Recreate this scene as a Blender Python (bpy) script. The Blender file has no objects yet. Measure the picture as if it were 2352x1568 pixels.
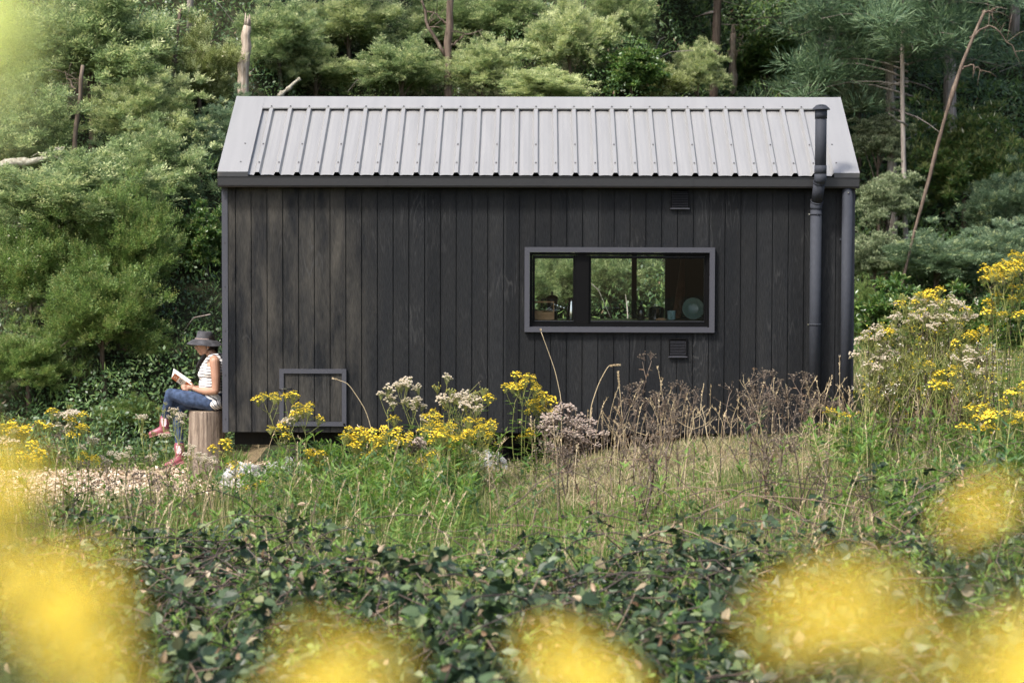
import bpy, bmesh, math, random
import numpy as np
from mathutils import Vector, Matrix
R = math.radians
rng = np.random.default_rng(7)
random.seed(7)
scene = bpy.context.scene
COL = scene.collection

# ------------------------------------------------------------------ camera
CAM = np.array([-0.0129, -19.2007, 2.1979])
PITCH, ROLL, YAW, F = 0.0451, 0.0026, -0.0119, 4638.6
_fw = np.array([math.sin(YAW)*math.cos(PITCH), math.cos(YAW)*math.cos(PITCH), -math.sin(PITCH)])
_r0 = np.array([math.cos(YAW), -math.sin(YAW), 0.0])
_u0 = np.cross(_r0, _fw)
_r = _r0*math.cos(ROLL) + _u0*math.sin(ROLL)
_u = -_r0*math.sin(ROLL) + _u0*math.cos(ROLL)

def ray(px, py):
    return _fw + _r*((px-1176)/F) - _u*((py-784)/F)

def at(px, py, Y):
    """world point at depth plane y=Y seen at photo position (px,py) (2352 px wide)"""
    d = ray(px, py)
    return CAM + d*((Y-CAM[1])/d[1])

cd = bpy.data.cameras.new('camera')
cam = bpy.data.objects.new('camera', cd)
COL.objects.link(cam)
cam.matrix_world = Matrix((( _r[0], _u[0], -_fw[0], CAM[0]), (_r[1], _u[1], -_fw[1], CAM[1]),
                           (_r[2], _u[2], -_fw[2], CAM[2]), (0, 0, 0, 1)))
cd.sensor_width = 36.0
cd.lens = F/2352*36.0
cd.clip_start = 0.05
cd.clip_end = 500
cd.dof.use_dof = True
cd.dof.focus_distance = 19.0
cd.dof.aperture_fstop = cd.lens/1000/0.0235
scene.camera = cam

# ------------------------------------------------------------------ light
SUN = Vector((-0.50, -0.50, 0.92)).normalized()
w = bpy.data.worlds.new('World')
scene.world = w
w.use_nodes = True
nt = w.node_tree
sky = nt.nodes.new('ShaderNodeTexSky')
sky.sky_type = 'NISHITA'
sky.sun_disc = False
sky.sun_elevation = math.asin(SUN.z)
sky.sun_rotation = math.atan2(SUN.x, SUN.y)
sky.air_density = 1.0
sky.dust_density = 4.0
sky.ozone_density = 0.6
nt.links.new(sky.outputs[0], nt.nodes['Background'].inputs[0])
nt.nodes['Background'].inputs[1].default_value = 0.15
sd = bpy.data.lights.new('sun', 'SUN')
sd.energy = 2.85
sd.angle = R(9)
sd.color = (1.0, 0.955, 0.89)
so = bpy.data.objects.new('sun', sd)
so.rotation_euler = SUN.to_track_quat('Z', 'Y').to_euler()
COL.objects.link(so)
scene.view_settings.view_transform = 'Standard'
scene.view_settings.look = 'None'
scene.view_settings.exposure = 0.97
scene.view_settings.gamma = 1.0
scene.cycles.use_denoising = True
scene.cycles.denoising_prefilter = 'FAST'
scene.cycles.max_bounces = 6
scene.cycles.transparent_max_bounces = 12
scene.cycles.transmission_bounces = 6
scene.cycles.diffuse_bounces = 3
scene.cycles.glossy_bounces = 3
scene.cycles.caustics_reflective = False
scene.cycles.caustics_refractive = False

# ------------------------------------------------------------------ materials
def newmat(name):
    m = bpy.data.materials.new(name)
    m.use_nodes = True
    return m, m.node_tree, m.node_tree.nodes['Principled BSDF']

def N(t, kind, **kw):
    n = t.nodes.new(kind)
    for k, v in kw.items():
        setattr(n, k, v)
    return n

def ramp(t, stops):
    n = t.nodes.new('ShaderNodeValToRGB')
    el = n.color_ramp.elements
    while len(el) > 1:
        el.remove(el[-1])
    el[0].position = stops[0][0]
    el[0].color = (*stops[0][1], 1)
    for p, c in stops[1:]:
        e = el.new(p)
        e.color = (*c, 1)
    return n

def flat(name, col, rough=0.5, metal=0.0, spec=0.5, vary=0.15, scale=30, bump=0.0):
    """plain painted or natural surface with a little noise in tone and roughness"""
    m, t, b = newmat(name)
    tc = N(t, 'ShaderNodeTexCoord')
    no = N(t, 'ShaderNodeTexNoise')
    no.inputs['Scale'].default_value = scale
    no.inputs['Detail'].default_value = 5
    t.links.new(tc.outputs['Object'], no.inputs['Vector'])
    lo = tuple(c*(1-vary) for c in col)
    hi = tuple(min(1, c*(1+vary)) for c in col)
    rp = ramp(t, [(0.3, lo), (0.7, hi)])
    t.links.new(no.outputs['Fac'], rp.inputs['Fac'])
    t.links.new(rp.outputs['Color'], b.inputs['Base Color'])
    b.inputs['Roughness'].default_value = rough
    b.inputs['Metallic'].default_value = metal
    b.inputs['Specular IOR Level'].default_value = spec
    if bump:
        bp = N(t, 'ShaderNodeBump')
        bp.inputs['Strength'].default_value = bump
        bp.inputs['Distance'].default_value = 0.01
        t.links.new(no.outputs['Fac'], bp.inputs['Height'])
        t.links.new(bp.outputs['Normal'], b.inputs['Normal'])
    return m

def leafmat(name, stops, trans=0.35, rough=0.45, spec=0.35, nscale=0.0):
    """leaf: a colour per leaf out of `stops`, part of the light passing through"""
    m, t, b = newmat(name)
    g = N(t, 'ShaderNodeNewGeometry')
    rp = ramp(t, stops)
    src = g.outputs['Random Per Island']
    if nscale:
        tc = N(t, 'ShaderNodeTexCoord')
        no = N(t, 'ShaderNodeTexNoise')
        no.inputs['Scale'].default_value = nscale
        no.inputs['Detail'].default_value = 2
        t.links.new(tc.outputs['Object'], no.inputs['Vector'])
        mx = N(t, 'ShaderNodeMix')
        mx.inputs[0].default_value = 0.6
        mr = N(t, 'ShaderNodeMapRange')
        mr.inputs[1].default_value = 0.3
        mr.inputs[2].default_value = 0.7
        t.links.new(no.outputs['Fac'], mr.inputs[0])
        t.links.new(src, mx.inputs[2])
        t.links.new(mr.outputs[0], mx.inputs[3])
        src = mx.outputs[0]
    t.links.new(src, rp.inputs['Fac'])
    t.links.new(rp.outputs['Color'], b.inputs['Base Color'])
    b.inputs['Roughness'].default_value = rough
    b.inputs['Specular IOR Level'].default_value = spec
    if trans:
        tr = N(t, 'ShaderNodeBsdfTranslucent')
        hs = N(t, 'ShaderNodeHueSaturation')
        hs.inputs['Saturation'].default_value = 1.1
        hs.inputs['Value'].default_value = 1.25
        t.links.new(rp.outputs['Color'], hs.inputs['Color'])
        t.links.new(hs.outputs['Color'], tr.inputs['Color'])
        mix = N(t, 'ShaderNodeMixShader')
        mix.inputs[0].default_value = trans
        t.links.new(b.outputs[0], mix.inputs[1])
        t.links.new(tr.outputs[0], mix.inputs[2])
        t.links.new(mix.outputs[0], t.nodes['Material Output'].inputs['Surface'])
    return m

M = {}
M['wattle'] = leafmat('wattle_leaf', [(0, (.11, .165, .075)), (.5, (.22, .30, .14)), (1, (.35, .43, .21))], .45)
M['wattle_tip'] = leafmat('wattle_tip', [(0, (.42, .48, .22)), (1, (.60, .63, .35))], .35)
M['blue_wattle'] = leafmat('blue_wattle_leaf', [(0, (.08, .135, .08)), (.5, (.16, .235, .135)), (1, (.26, .345, .205))], .3)
M['tea'] = leafmat('tea_tree_leaf', [(0, (.075, .135, .04)), (.5, (.15, .24, .07)), (1, (.27, .37, .125))], .35)
M['olive'] = leafmat('olive_leaf', [(0, (.10, .135, .04)), (.5, (.19, .23, .075)), (1, (.32, .35, .13))], .35)
M['broad'] = leafmat('broad_leaf', [(0, (.045, .10, .028)), (.6, (.085, .17, .042)), (1, (.20, .29, .075))], .3, .3, .6)
M['pale'] = leafmat('pale_leaf', [(0, (.10, .14, .075)), (.5, (.19, .245, .13)), (1, (.32, .375, .22))], .3)
M['pale_tip'] = leafmat('pale_tip', [(0, (.36, .40, .24)), (1, (.50, .53, .33))], .3)
M['pine'] = leafmat('pine_needle', [(0, (.07, .125, .08)), (.6, (.15, .235, .13)), (1, (.27, .36, .20))], .35)
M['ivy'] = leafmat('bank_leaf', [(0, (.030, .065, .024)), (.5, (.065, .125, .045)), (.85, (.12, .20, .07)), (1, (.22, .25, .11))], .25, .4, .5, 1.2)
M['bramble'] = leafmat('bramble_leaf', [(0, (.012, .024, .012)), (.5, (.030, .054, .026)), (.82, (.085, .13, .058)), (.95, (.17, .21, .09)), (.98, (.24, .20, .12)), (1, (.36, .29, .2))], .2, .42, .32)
M['bramble_new'] = leafmat('bramble_young_leaf', [(0, (.13, .22, .06)), (1, (.24, .34, .10))], .4)
M['dead_leaf'] = leafmat('dead_leaf', [(0, (.16, .10, .06)), (.6, (.27, .18, .11)), (1, (.42, .33, .22))], .2)
M['grass'] = leafmat('grass_blade', [(0, (.09, .15, .035)), (.45, (.15, .21, .055)), (.62, (.27, .28, .11)), (.8, (.44, .36, .20)), (1, (.58, .48, .30))], .35, .5, .3)
M['green_grass'] = leafmat('green_grass_blade', [(0, (.075, .15, .03)), (.6, (.14, .23, .055)), (1, (.26, .31, .10))], .4, .5, .3)
M['turf'] = leafmat('dry_turf', [(0, (.14, .19, .06)), (.45, (.30, .28, .15)), (1, (.52, .45, .30))], .25, .7, .2)
M['straw'] = leafmat('straw', [(0, (.42, .33, .20)), (1, (.66, .56, .38))], .25, .6, .2)
M['weed'] = leafmat('weed_leaf', [(0, (.07, .15, .03)), (.5, (.115, .21, .045)), (1, (.20, .31, .07))], .4)
M['weed_dark'] = leafmat('weed_leaf_dark', [(0, (.04, .085, .028)), (.6, (.07, .13, .045)), (1, (.12, .19, .07))], .35)
M['stem'] = leafmat('ragwort_stem', [(0, (.16, .20, .05)), (1, (.27, .27, .09))], 0)
M['dry_stem'] = leafmat('dry_stem', [(0, (.03, .022, .018)), (.6, (.095, .07, .054)), (1, (.26, .20, .15))], 0)
M['yellow'] = leafmat('yellow_petal', [(0, (.84, .63, .035)), (.6, (.91, .76, .11)), (1, (.94, .83, .22))], .42, .6, .2)
M['lemon'] = leafmat('lemon_petal', [(0, (.92, .76, .10)), (.6, (.95, .84, .20)), (1, (.96, .89, .36))], .5, .7, .1)
M['orange'] = leafmat('yellow_disc', [(0, (.76, .50, .02)), (1, (.86, .62, .04))], .1, .7, .2)
M['fluff'] = leafmat('seed_fluff', [(0, (.58, .50, .38)), (.5, (.76, .69, .57)), (1, (.88, .84, .76))], .3, .8, .1)
M['pink_fluff'] = leafmat('dry_bracts', [(0, (.46, .35, .29)), (.5, (.70, .60, .52)), (1, (.88, .82, .76))], .2, .8, .1)
M['brown'] = leafmat('brown_seed', [(0, (.07, .055, .042)), (.5, (.17, .14, .11)), (1, (.40, .335, .265))], .1, .8, .1)
M['cream'] = leafmat('cream_flower', [(0, (.62, .58, .38)), (1, (.82, .79, .60))], .3)
M['chip'] = leafmat('wood_chip', [(0, (.30, .22, .15)), (.4, (.52, .41, .30)), (1, (.78, .66, .52))], 0, .8, .1)
M['berry'] = flat('blackberry', (.012, .008, .014), .25)
M['redberry'] = flat('red_berry', (.18, .02, .025), .3)
M['green_bud'] = leafmat('bud_yellow_green', [(0, (.78, .82, .36)), (1, (.90, .92, .52))], .5)

def barkmat(name, a, b_, c, sx=22, sz=2.2, bump=.6):
    m, t, b = newmat(name)
    tc = N(t, 'ShaderNodeTexCoord')
    mp = N(t, 'ShaderNodeMapping')
    mp.inputs['Scale'].default_value = (sx, sx, sz)
    no = N(t, 'ShaderNodeTexNoise')
    no.inputs['Scale'].default_value = 1.0
    no.inputs['Detail'].default_value = 8
    no.inputs['Roughness'].default_value = .65
    t.links.new(tc.outputs['Object'], mp.inputs['Vector'])
    t.links.new(mp.outputs['Vector'], no.inputs['Vector'])
    rp = ramp(t, [(.3, a), (.5, b_), (.72, c)])
    t.links.new(no.outputs['Fac'], rp.inputs['Fac'])
    t.links.new(rp.outputs['Color'], b.inputs['Base Color'])
    b.inputs['Roughness'].default_value = .85
    b.inputs['Specular IOR Level'].default_value = .2
    bp = N(t, 'ShaderNodeBump')
    bp.inputs['Strength'].default_value = bump
    bp.inputs['Distance'].default_value = .02
    t.links.new(no.outputs['Fac'], bp.inputs['Height'])
    t.links.new(bp.outputs['Normal'], b.inputs['Normal'])
    return m

M['bark'] = barkmat('brown_bark', (.05, .036, .028), (.12, .09, .07), (.22, .18, .14))
M['grey_bark'] = barkmat('grey_bark', (.16, .13, .11), (.33, .285, .25), (.52, .47, .43))
M['pale_wood'] = barkmat('weathered_pale_wood', (.12, .085, .06), (.33, .27, .21), (.50, .44, .37), 30, 1.5)
M['lichen_bark'] = barkmat('lichen_bark', (.10, .085, .06), (.30, .28, .22), (.52, .50, .42), 25, 25)
M['stump_wood'] = barkmat('stump_wood', (.045, .033, .026), (.20, .155, .12), (.42, .35, .28), 26, 1.6, 1.0)
M['stump_top'] = barkmat('stump_cut_face', (.30, .22, .15), (.46, .36, .26), (.56, .46, .35), 14, 14, .3)
M['cane'] = leafmat('bramble_cane', [(0, (.03, .021, .019)), (.7, (.085, .06, .05)), (1, (.22, .16, .11))], 0)

# ground
def groundmat():
    m, t, b = newmat('meadow_ground')
    tc = N(t, 'ShaderNodeTexCoord')
    n1 = N(t, 'ShaderNodeTexNoise'); n1.inputs['Scale'].default_value = .9; n1.inputs['Detail'].default_value = 6
    n2 = N(t, 'ShaderNodeTexNoise'); n2.inputs['Scale'].default_value = 38; n2.inputs['Detail'].default_value = 8; n2.inputs['Roughness'].default_value = .7
    t.links.new(tc.outputs['Object'], n1.inputs['Vector'])
    t.links.new(tc.outputs['Object'], n2.inputs['Vector'])
    r1 = ramp(t, [(.35, (.10, .09, .05)), (.55, (.24, .19, .125)), (.7, (.36, .29, .20))])
    r2 = ramp(t, [(.3, (.5, .47, .42)), (.7, (1.25, 1.2, 1.1))])
    t.links.new(n1.outputs['Fac'], r1.inputs['Fac'])
    t.links.new(n2.outputs['Fac'], r2.inputs['Fac'])
    mx = N(t, 'ShaderNodeMix', data_type='RGBA', blend_type='MULTIPLY')
    mx.inputs[0].default_value = 1
    t.links.new(r1.outputs['Color'], mx.inputs[6])
    t.links.new(r2.outputs['Color'], mx.inputs[7])
    t.links.new(mx.outputs[2], b.inputs['Base Color'])
    b.inputs['Roughness'].default_value = .95
    b.inputs['Specular IOR Level'].default_value = .1
    bp = N(t, 'ShaderNodeBump'); bp.inputs['Strength'].default_value = .8; bp.inputs['Distance'].default_value = .03
    t.links.new(n2.outputs['Fac'], bp.inputs['Height'])
    t.links.new(bp.outputs['Normal'], b.inputs['Normal'])
    return m
M['ground'] = groundmat()
M['soil_and_shade'] = flat('leaf_litter_and_shade', (.035, .038, .020), .95, 0, .1, .5, 9, .6)

# ------------------------------------------------------------------ mesh building
class NP:
    def __init__(s):
        s.V = []; s.L = []; s.T = []; s.MI = []; s.n = 0; s.mats = []; s.sm = []
    def mi(s, mat):
        if mat not in s.mats:
            s.mats.append(mat)
        return s.mats.index(mat)
    def add(s, V, Fc, mat, smooth=False):
        V = np.asarray(V, dtype=np.float64).reshape(-1, 3)
        Fc = np.asarray(Fc, dtype=np.int64)
        if Fc.ndim == 1:
            Fc = Fc.reshape(1, -1)
        s.V.append(V); s.L.append((Fc+s.n).ravel()); s.T.append(np.full(len(Fc), Fc.shape[1]))
        s.MI.append(np.full(len(Fc), s.mi(mat))); s.sm.append(np.full(len(Fc), smooth)); s.n += len(V)
        return s
    def box(s, x0, x1, y0, y1, z0, z1, mat):
        V = [(x, y, z) for z in (z0, z1) for y in (y0, y1) for x in (x0, x1)]
        return s.add(V, [(0, 2, 3, 1), (4, 5, 7, 6), (0, 1, 5, 4), (2, 6, 7, 3), (0, 4, 6, 2), (1, 3, 7, 5)], mat)
    def tube(s, path, rad, mat, n=6, cap=True, smooth=True):
        P = np.asarray(path, dtype=float)
        k = len(P)
        rad = np.full(k, rad) if np.isscalar(rad) else np.asarray(rad, dtype=float)
        T = np.gradient(P, axis=0)
        T /= np.linalg.norm(T, axis=1)[:, None]+1e-12
        ref = np.array([0, 0, 1.0]) if abs(T[:, 2]).mean() < .8 else np.array([0, 1.0, 0])
        A = np.cross(T, ref); A /= np.linalg.norm(A, axis=1)[:, None]+1e-12
        B = np.cross(A, T)
        an = np.arange(n)*2*np.pi/n
        V = P[:, None, :] + rad[:, None, None]*(A[:, None, :]*np.cos(an)[None, :, None] + B[:, None, :]*np.sin(an)[None, :, None])
        i = np.arange(k-1)[:, None]*n; j = np.arange(n)[None, :]; j2 = (j+1) % n
        Fc = np.stack([i+j, i+n+j, i+n+j2, i+j2], -1).reshape(-1, 4)
        s.add(V.reshape(-1, 3), Fc, mat, smooth)
        if cap:
            base = s.n-k*n
            for r_, rev in ((0, False), (k-1, True)):
                f = np.arange(n)+r_*n
                s.L.append((f[::-1] if rev else f)+base); s.T.append(np.array([n])); s.MI.append(np.array([s.mi(mat)])); s.sm.append(np.array([False]))
        return s
    def lathe(s, prof, mat, c=(0, 0, 0), n=20, sx=1, sy=1, smooth=True):
        an = np.arange(n)*2*np.pi/n
        pr = np.asarray(prof, dtype=float)
        V = np.stack([c[0]+sx*pr[:, 0:1]*np.cos(an), c[1]+sy*pr[:, 0:1]*np.sin(an), c[2]+np.repeat(pr[:, 1:2], n, 1)], -1)
        k = len(pr)
        i = np.arange(k-1)[:, None]*n; j = np.arange(n)[None, :]; j2 = (j+1) % n
        Fc = np.stack([i+j, i+j2, i+n+j2, i+n+j], -1).reshape(-1, 4)
        return s.add(V.reshape(-1, 3), Fc, mat, smooth)
    def leaves(s, P, A, Nn, L, W, mat, tpl='rhomb', bend=0.0):
        n = len(P)
        if n == 0:
            return s
        A = A/(np.linalg.norm(A, axis=1)[:, None]+1e-9)
        S = np.cross(A, Nn); S /= np.linalg.norm(S, axis=1)[:, None]+1e-9
        Nn = np.cross(S, A)
        L = np.broadcast_to(L, (n,)); W = np.broadcast_to(W, (n,))
        tv, tf = TPL[tpl]
        V = P[:, None, :] + A[:, None, :]*(tv[None, :, 0:1]*L[:, None, None]) + S[:, None, :]*(tv[None, :, 1:2]*W[:, None, None]) \
            + Nn[:, None, :]*((tv[None, :, 2:3]*W[:, None, None]) - bend*(tv[None, :, 0:1]**2)*L[:, None, None])
        Fc = (np.arange(n)[:, None, None]*len(tv) + tf[None]).reshape(-1, tf.shape[1])
        return s.add(V.reshape(-1, 3), Fc, mat)
    def mesh(s, name):
        me = bpy.data.meshes.new(name)
        V = np.concatenate(s.V); L = np.concatenate(s.L); T = np.concatenate(s.T)
        me.vertices.add(len(V)); me.vertices.foreach_set('co', V.astype(np.float32).ravel())
        me.loops.add(len(L)); me.loops.foreach_set('vertex_index', L.astype(np.int32))
        me.polygons.add(len(T))
        me.polygons.foreach_set('loop_start', np.concatenate([[0], np.cumsum(T)[:-1]]).astype(np.int32))
        me.polygons.foreach_set('material_index', np.concatenate(s.MI).astype(np.int32))
        me.polygons.foreach_set('use_smooth', np.concatenate(s.sm))
        for m in s.mats:
            me.materials.append(m)
        me.update(calc_edges=True)
        return me
    def obj(s, name, parent=None, loc=None):
        o = bpy.data.objects.new(name, s.mesh(name))
        COL.objects.link(o)
        if parent is not None:
            o.parent = parent
        if loc is not None:
            o.location = loc
        return o

TPL = {
 'rhomb': (np.array([(0, 0, 0), (.45, -.5, 0), (1, 0, 0), (.45, .5, 0)], float), np.array([(0, 1, 2, 3)])),
 'ovate': (np.array([(0, 0, 0), (.22, -.42, .10), (.55, -.48, .12), (.85, -.2, .05), (1, 0, -.05), (.5, 0, -.05), (.85, .2, .05), (.55, .48, .12), (.22, .42, .10)], float),
           np.array([(0, 5, 4, 3, 2, 1), (0, 8, 7, 6, 4, 5)])),
 'lance': (np.array([(0, -.12, 0), (.4, -.5, .1), (1, 0, 0), (.4, .5, .1), (0, .12, 0), (.4, 0, -.05)], float), np.array([(0, 5, 2, 1), (4, 3, 2, 5)])),
 'blade': (np.array([(0, -.5, 0), (.4, -.45, 0), (.75, -.3, 0), (1, -.04, 0), (1, .04, 0), (.75, .3, 0), (.4, .45, 0), (0, .5, 0)], float), np.array([(0, 1, 6, 7), (1, 2, 5, 6), (2, 3, 4, 5)])),
 'disc': (np.array([(math.cos(a)*.5, math.sin(a)*.5, 0) for a in np.arange(6)*math.pi/3], float), np.array([(0, 1, 2, 3, 4, 5)])),
}

def unit(n, r=None):
    v = (r or rng).normal(size=(n, 3))
    return v/np.linalg.norm(v, axis=1)[:, None]

def empty(name, loc, rz=0.0):
    o = bpy.data.objects.new(name, None)
    o.empty_display_size = .2
    o.location = loc
    o.rotation_euler = (0, 0, rz)
    COL.objects.link(o)
    return o

def tag(o, label=None, cat=None, group=None, kind=None):
    if label: o['label'] = label
    if cat: o['category'] = cat
    if group: o['group'] = group
    if kind: o['kind'] = kind
    return o

# ------------------------------------------------------------------ terrain
def sstep(a, b, x):
    t = np.clip((x-a)/(b-a), 0, 1)
    return t*t*(3-2*t)

def gz(x, y):
    x = np.asarray(x, float); y = np.asarray(y, float)
    back = np.interp(x, [-9, -4, -3, 0, 1.5, 3, 4.5, 8], [-.14, -.10, -.04, .16, .36, .46, .60, .85])
    front = np.interp(x, [-9, -4, 0, 3, 5, 9], [-.22, -.20, -.10, .06, .22, .4])
    k = sstep(-8, -.8, y)
    z = front*(1-k)+back*k
    z = z + .85*sstep(-13.5, -18, y)
    y0 = 1.7 + 1.7*sstep(-3.9, -3.0, x) + 5.4*sstep(1.2, 4.2, x)
    sl = .80 - .22*sstep(1.0, 4.5, x)
    up = np.maximum(0, y-y0)
    hill = sl*(up - .9*(1-np.exp(-up/.9)))
    hill = np.where(hill > 16, 16+(hill-16)*.4, hill)
    z = z + hill*1.0
    z = z + .10*np.sin(x*1.3+.7*y)*np.sin(y*.9-.4*x)*sstep(2, 6, y) + .03*np.sin(x*2.1+1)*np.sin(y*2.4)
    return z

def hit(px, py):
    """first point of the hillside along the view of (px,py)"""
    d = ray(px, py)
    t = np.arange(18, 75, .05)
    P = CAM[None]+d[None]*t[:, None]
    below = P[:, 2] < gz(P[:, 0], P[:, 1])
    i = np.argmax(below) if below.any() else len(t)-1
    return t[i], P[i]

xs = np.concatenate([np.arange(-42, -12, 1.5), np.arange(-12, 12, .2), np.arange(12, 42.1, 1.5)])
ys = np.concatenate([np.arange(-34, -19, 1.5), np.arange(-19, 16, .2), np.arange(16, 60, 1.2)])
X, Y = np.meshgrid(xs, ys)
G = NP()
nx = len(xs); ny = len(ys)
i = np.arange(ny-1)[:, None]*nx; j = np.arange(nx-1)[None, :]
Q = np.stack([i+j, i+j+1, i+nx+j+1, i+nx+j], -1).reshape(-1, 4)
cy_ = ((Y[:-1, :-1]+Y[1:, 1:])/2).ravel(); cx_ = ((X[:-1, :-1]+X[1:, 1:])/2).ravel()
V = np.stack([X, Y, gz(X, Y)], -1).reshape(-1, 3)
G.add(V, Q, M['ground'], True)
hillmask = cy_ > (1.7 + 1.7*sstep(-3.9, -3.0, cx_) + 5.4*sstep(1.2, 4.2, cx_))
G.mi(M['soil_and_shade'])
G.MI[0] = np.where(hillmask | (cy_ < -6) | ((np.abs(cx_) < 3.0) & (cy_ > .05)), 1, 0)  # under the cabin the dark soil colour paints in the shade
tag(G.obj('ground'), kind='structure')

# ------------------------------------------------------------------ cabin materials
def plywood():
    m, t, b = newmat('dark_stained_plywood')
    tc = N(t, 'ShaderNodeTexCoord')
    sp = N(t, 'ShaderNodeSeparateXYZ')
    t.links.new(tc.outputs['Object'], sp.inputs[0])
    # grain: wave lines distorted along the height of the board
    mp = N(t, 'ShaderNodeMapping'); mp.inputs['Scale'].default_value = (5.0, 5.0, .55)
    t.links.new(tc.outputs['Object'], mp.inputs['Vector'])
    n1 = N(t, 'ShaderNodeTexNoise'); n1.inputs['Scale'].default_value = 1.0; n1.inputs['Detail'].default_value = 2.5; n1.inputs['Distortion'].default_value = .8
    t.links.new(mp.outputs['Vector'], n1.inputs['Vector'])
    mul = N(t, 'ShaderNodeMath', operation='MULTIPLY'); mul.inputs[1].default_value = 14
    t.links.new(n1.outputs['Fac'], mul.inputs[0])
    fr = N(t, 'ShaderNodeMath', operation='PINGPONG'); fr.inputs[1].default_value = .5
    t.links.new(mul.outputs[0], fr.inputs[0])
    gr = N(t, 'ShaderNodeMapRange'); gr.inputs[1].default_value = .36; gr.inputs[2].default_value = .5
    t.links.new(fr.outputs[0], gr.inputs[0])
    # where the veneer is worn so that the grain shows
    n2 = N(t, 'ShaderNodeTexNoise'); n2.inputs['Scale'].default_value = 2.3; n2.inputs['Detail'].default_value = 4
    t.links.new(tc.outputs['Object'], n2.inputs['Vector'])
    wr = N(t, 'ShaderNodeMapRange'); wr.inputs[1].default_value = .5; wr.inputs[2].default_value = .72
    t.links.new(n2.outputs['Fac'], wr.inputs[0])
    gm = N(t, 'ShaderNodeMath', operation='MULTIPLY')
    t.links.new(gr.outputs[0], gm.inputs[0]); t.links.new(wr.outputs[0], gm.inputs[1])
    # per board tone
    bx = N(t, 'ShaderNodeMath', operation='MULTIPLY_ADD'); bx.inputs[1].default_value = 1/.15; bx.inputs[2].default_value = 40
    t.links.new(sp.outputs['X'], bx.inputs[0])
    fl = N(t, 'ShaderNodeMath', operation='FLOOR'); t.links.new(bx.outputs[0], fl.inputs[0])
    wn = N(t, 'ShaderNodeTexWhiteNoise', noise_dimensions='1D'); t.links.new(fl.outputs[0], wn.inputs['W'])
    # weathered streaky brown, mostly on the left third of the wall
    mp3 = N(t, 'ShaderNodeMapping'); mp3.inputs['Scale'].default_value = (6, 6, 1.3)
    t.links.new(tc.outputs['Object'], mp3.inputs['Vector'])
    n3 = N(t, 'ShaderNodeTexNoise'); n3.inputs['Scale'].default_value = 1; n3.inputs['Detail'].default_value = 7; n3.inputs['Roughness'].default_value = .6
    t.links.new(mp3.outputs['Vector'], n3.inputs['Vector'])
    lx = N(t, 'ShaderNodeMapRange'); lx.inputs[1].default_value = -1.45; lx.inputs[2].default_value = -1.9; lx.inputs[3].default_value = .10; lx.inputs[4].default_value = 1.0
    t.links.new(sp.outputs['X'], lx.inputs[0])
    w3 = N(t, 'ShaderNodeMapRange'); w3.inputs[1].default_value = .36; w3.inputs[2].default_value = .66
    t.links.new(n3.outputs['Fac'], w3.inputs[0])
    wm = N(t, 'ShaderNodeMath', operation='MULTIPLY'); t.links.new(lx.outputs[0], wm.inputs[0]); t.links.new(w3.outputs[0], wm.inputs[1])
    base = ramp(t, [(0, (.0092, .0104, .0124)), (1, (.0182, .0198, .0222))]); t.links.new(wn.outputs['Value'], base.inputs['Fac'])
    m1 = N(t, 'ShaderNodeMix', data_type='RGBA'); m1.inputs[7].default_value = (.056, .053, .047, 1)
    t.links.new(wm.outputs[0], m1.inputs[0]); t.links.new(base.outputs['Color'], m1.inputs[6])
    m2 = N(t, 'ShaderNodeMix', data_type='RGBA'); m2.inputs[7].default_value = (.060, .061, .062, 1)
    g2 = N(t, 'ShaderNodeMath', operation='MULTIPLY'); g2.inputs[1].default_value = .55; t.links.new(gm.outputs[0], g2.inputs[0])
    t.links.new(g2.outputs[0], m2.inputs[0]); t.links.new(m1.outputs[2], m2.inputs[6])
    # fine fibre
    mp4 = N(t, 'ShaderNodeMapping'); mp4.inputs['Scale'].default_value = (160, 160, 14)
    t.links.new(tc.outputs['Object'], mp4.inputs['Vector'])
    n4 = N(t, 'ShaderNodeTexNoise'); n4.inputs['Scale'].default_value = 1; n4.inputs['Detail'].default_value = 3
    t.links.new(mp4.outputs['Vector'], n4.inputs['Vector'])
    r4 = ramp(t, [(.3, (.7, .7, .7)), (.7, (1.35, 1.33, 1.3))]); t.links.new(n4.outputs['Fac'], r4.inputs['Fac'])
    m3 = N(t, 'ShaderNodeMix', data_type='RGBA', blend_type='MULTIPLY'); m3.inputs[0].default_value = 1
    t.links.new(m2.outputs[2], m3.inputs[6]); t.links.new(r4.outputs['Color'], m3.inputs[7])
    t.links.new(m3.outputs[2], b.inputs['Base Color'])
    b.inputs['Roughness'].default_value = .65
    b.inputs['Specular IOR Level'].default_value = .10
    bp = N(t, 'ShaderNodeBump'); bp.inputs['Strength'].default_value = .35; bp.inputs['Distance'].default_value = .006
    t.links.new(n4.outputs['Fac'], bp.inputs['Height']); t.links.new(bp.outputs['Normal'], b.inputs['Normal'])
    return m
M['ply'] = plywood()
M['trim'] = flat('charcoal_powdercoat', (.056, .058, .070), .5, .0, .3, .06, 60)
M['black'] = flat('black_powdercoat', (.0030, .0030, .0034), .5, 0, .12, .1, 60)
M['gutter'] = flat('grey_gutter_steel', (.020, .020, .021), .4, 0, .5, .08, 40)
M['pipe'] = flat('slate_grey_pipe', (.034, .038, .048), .75, 0, .2, .08, 25)
M['under'] = flat('chassis_steel', (.005, .005, .005), .7, 0, .3, .3, 20)
M['inner'] = flat('dark_interior_lining', (.010, .009, .008), .7, 0, .3, .2, 8)
M['bench'] = flat('dark_bench_top', (.02, .02, .02), .3, 0, .5, .2, 20)
M['screw'] = flat('screw_head', (.05, .052, .055), .4, .5)
M['caddywood'] = barkmat('light_wood', (.36, .20, .10), (.50, .30, .16), (.60, .39, .22), 12, 30, .1)
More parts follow.
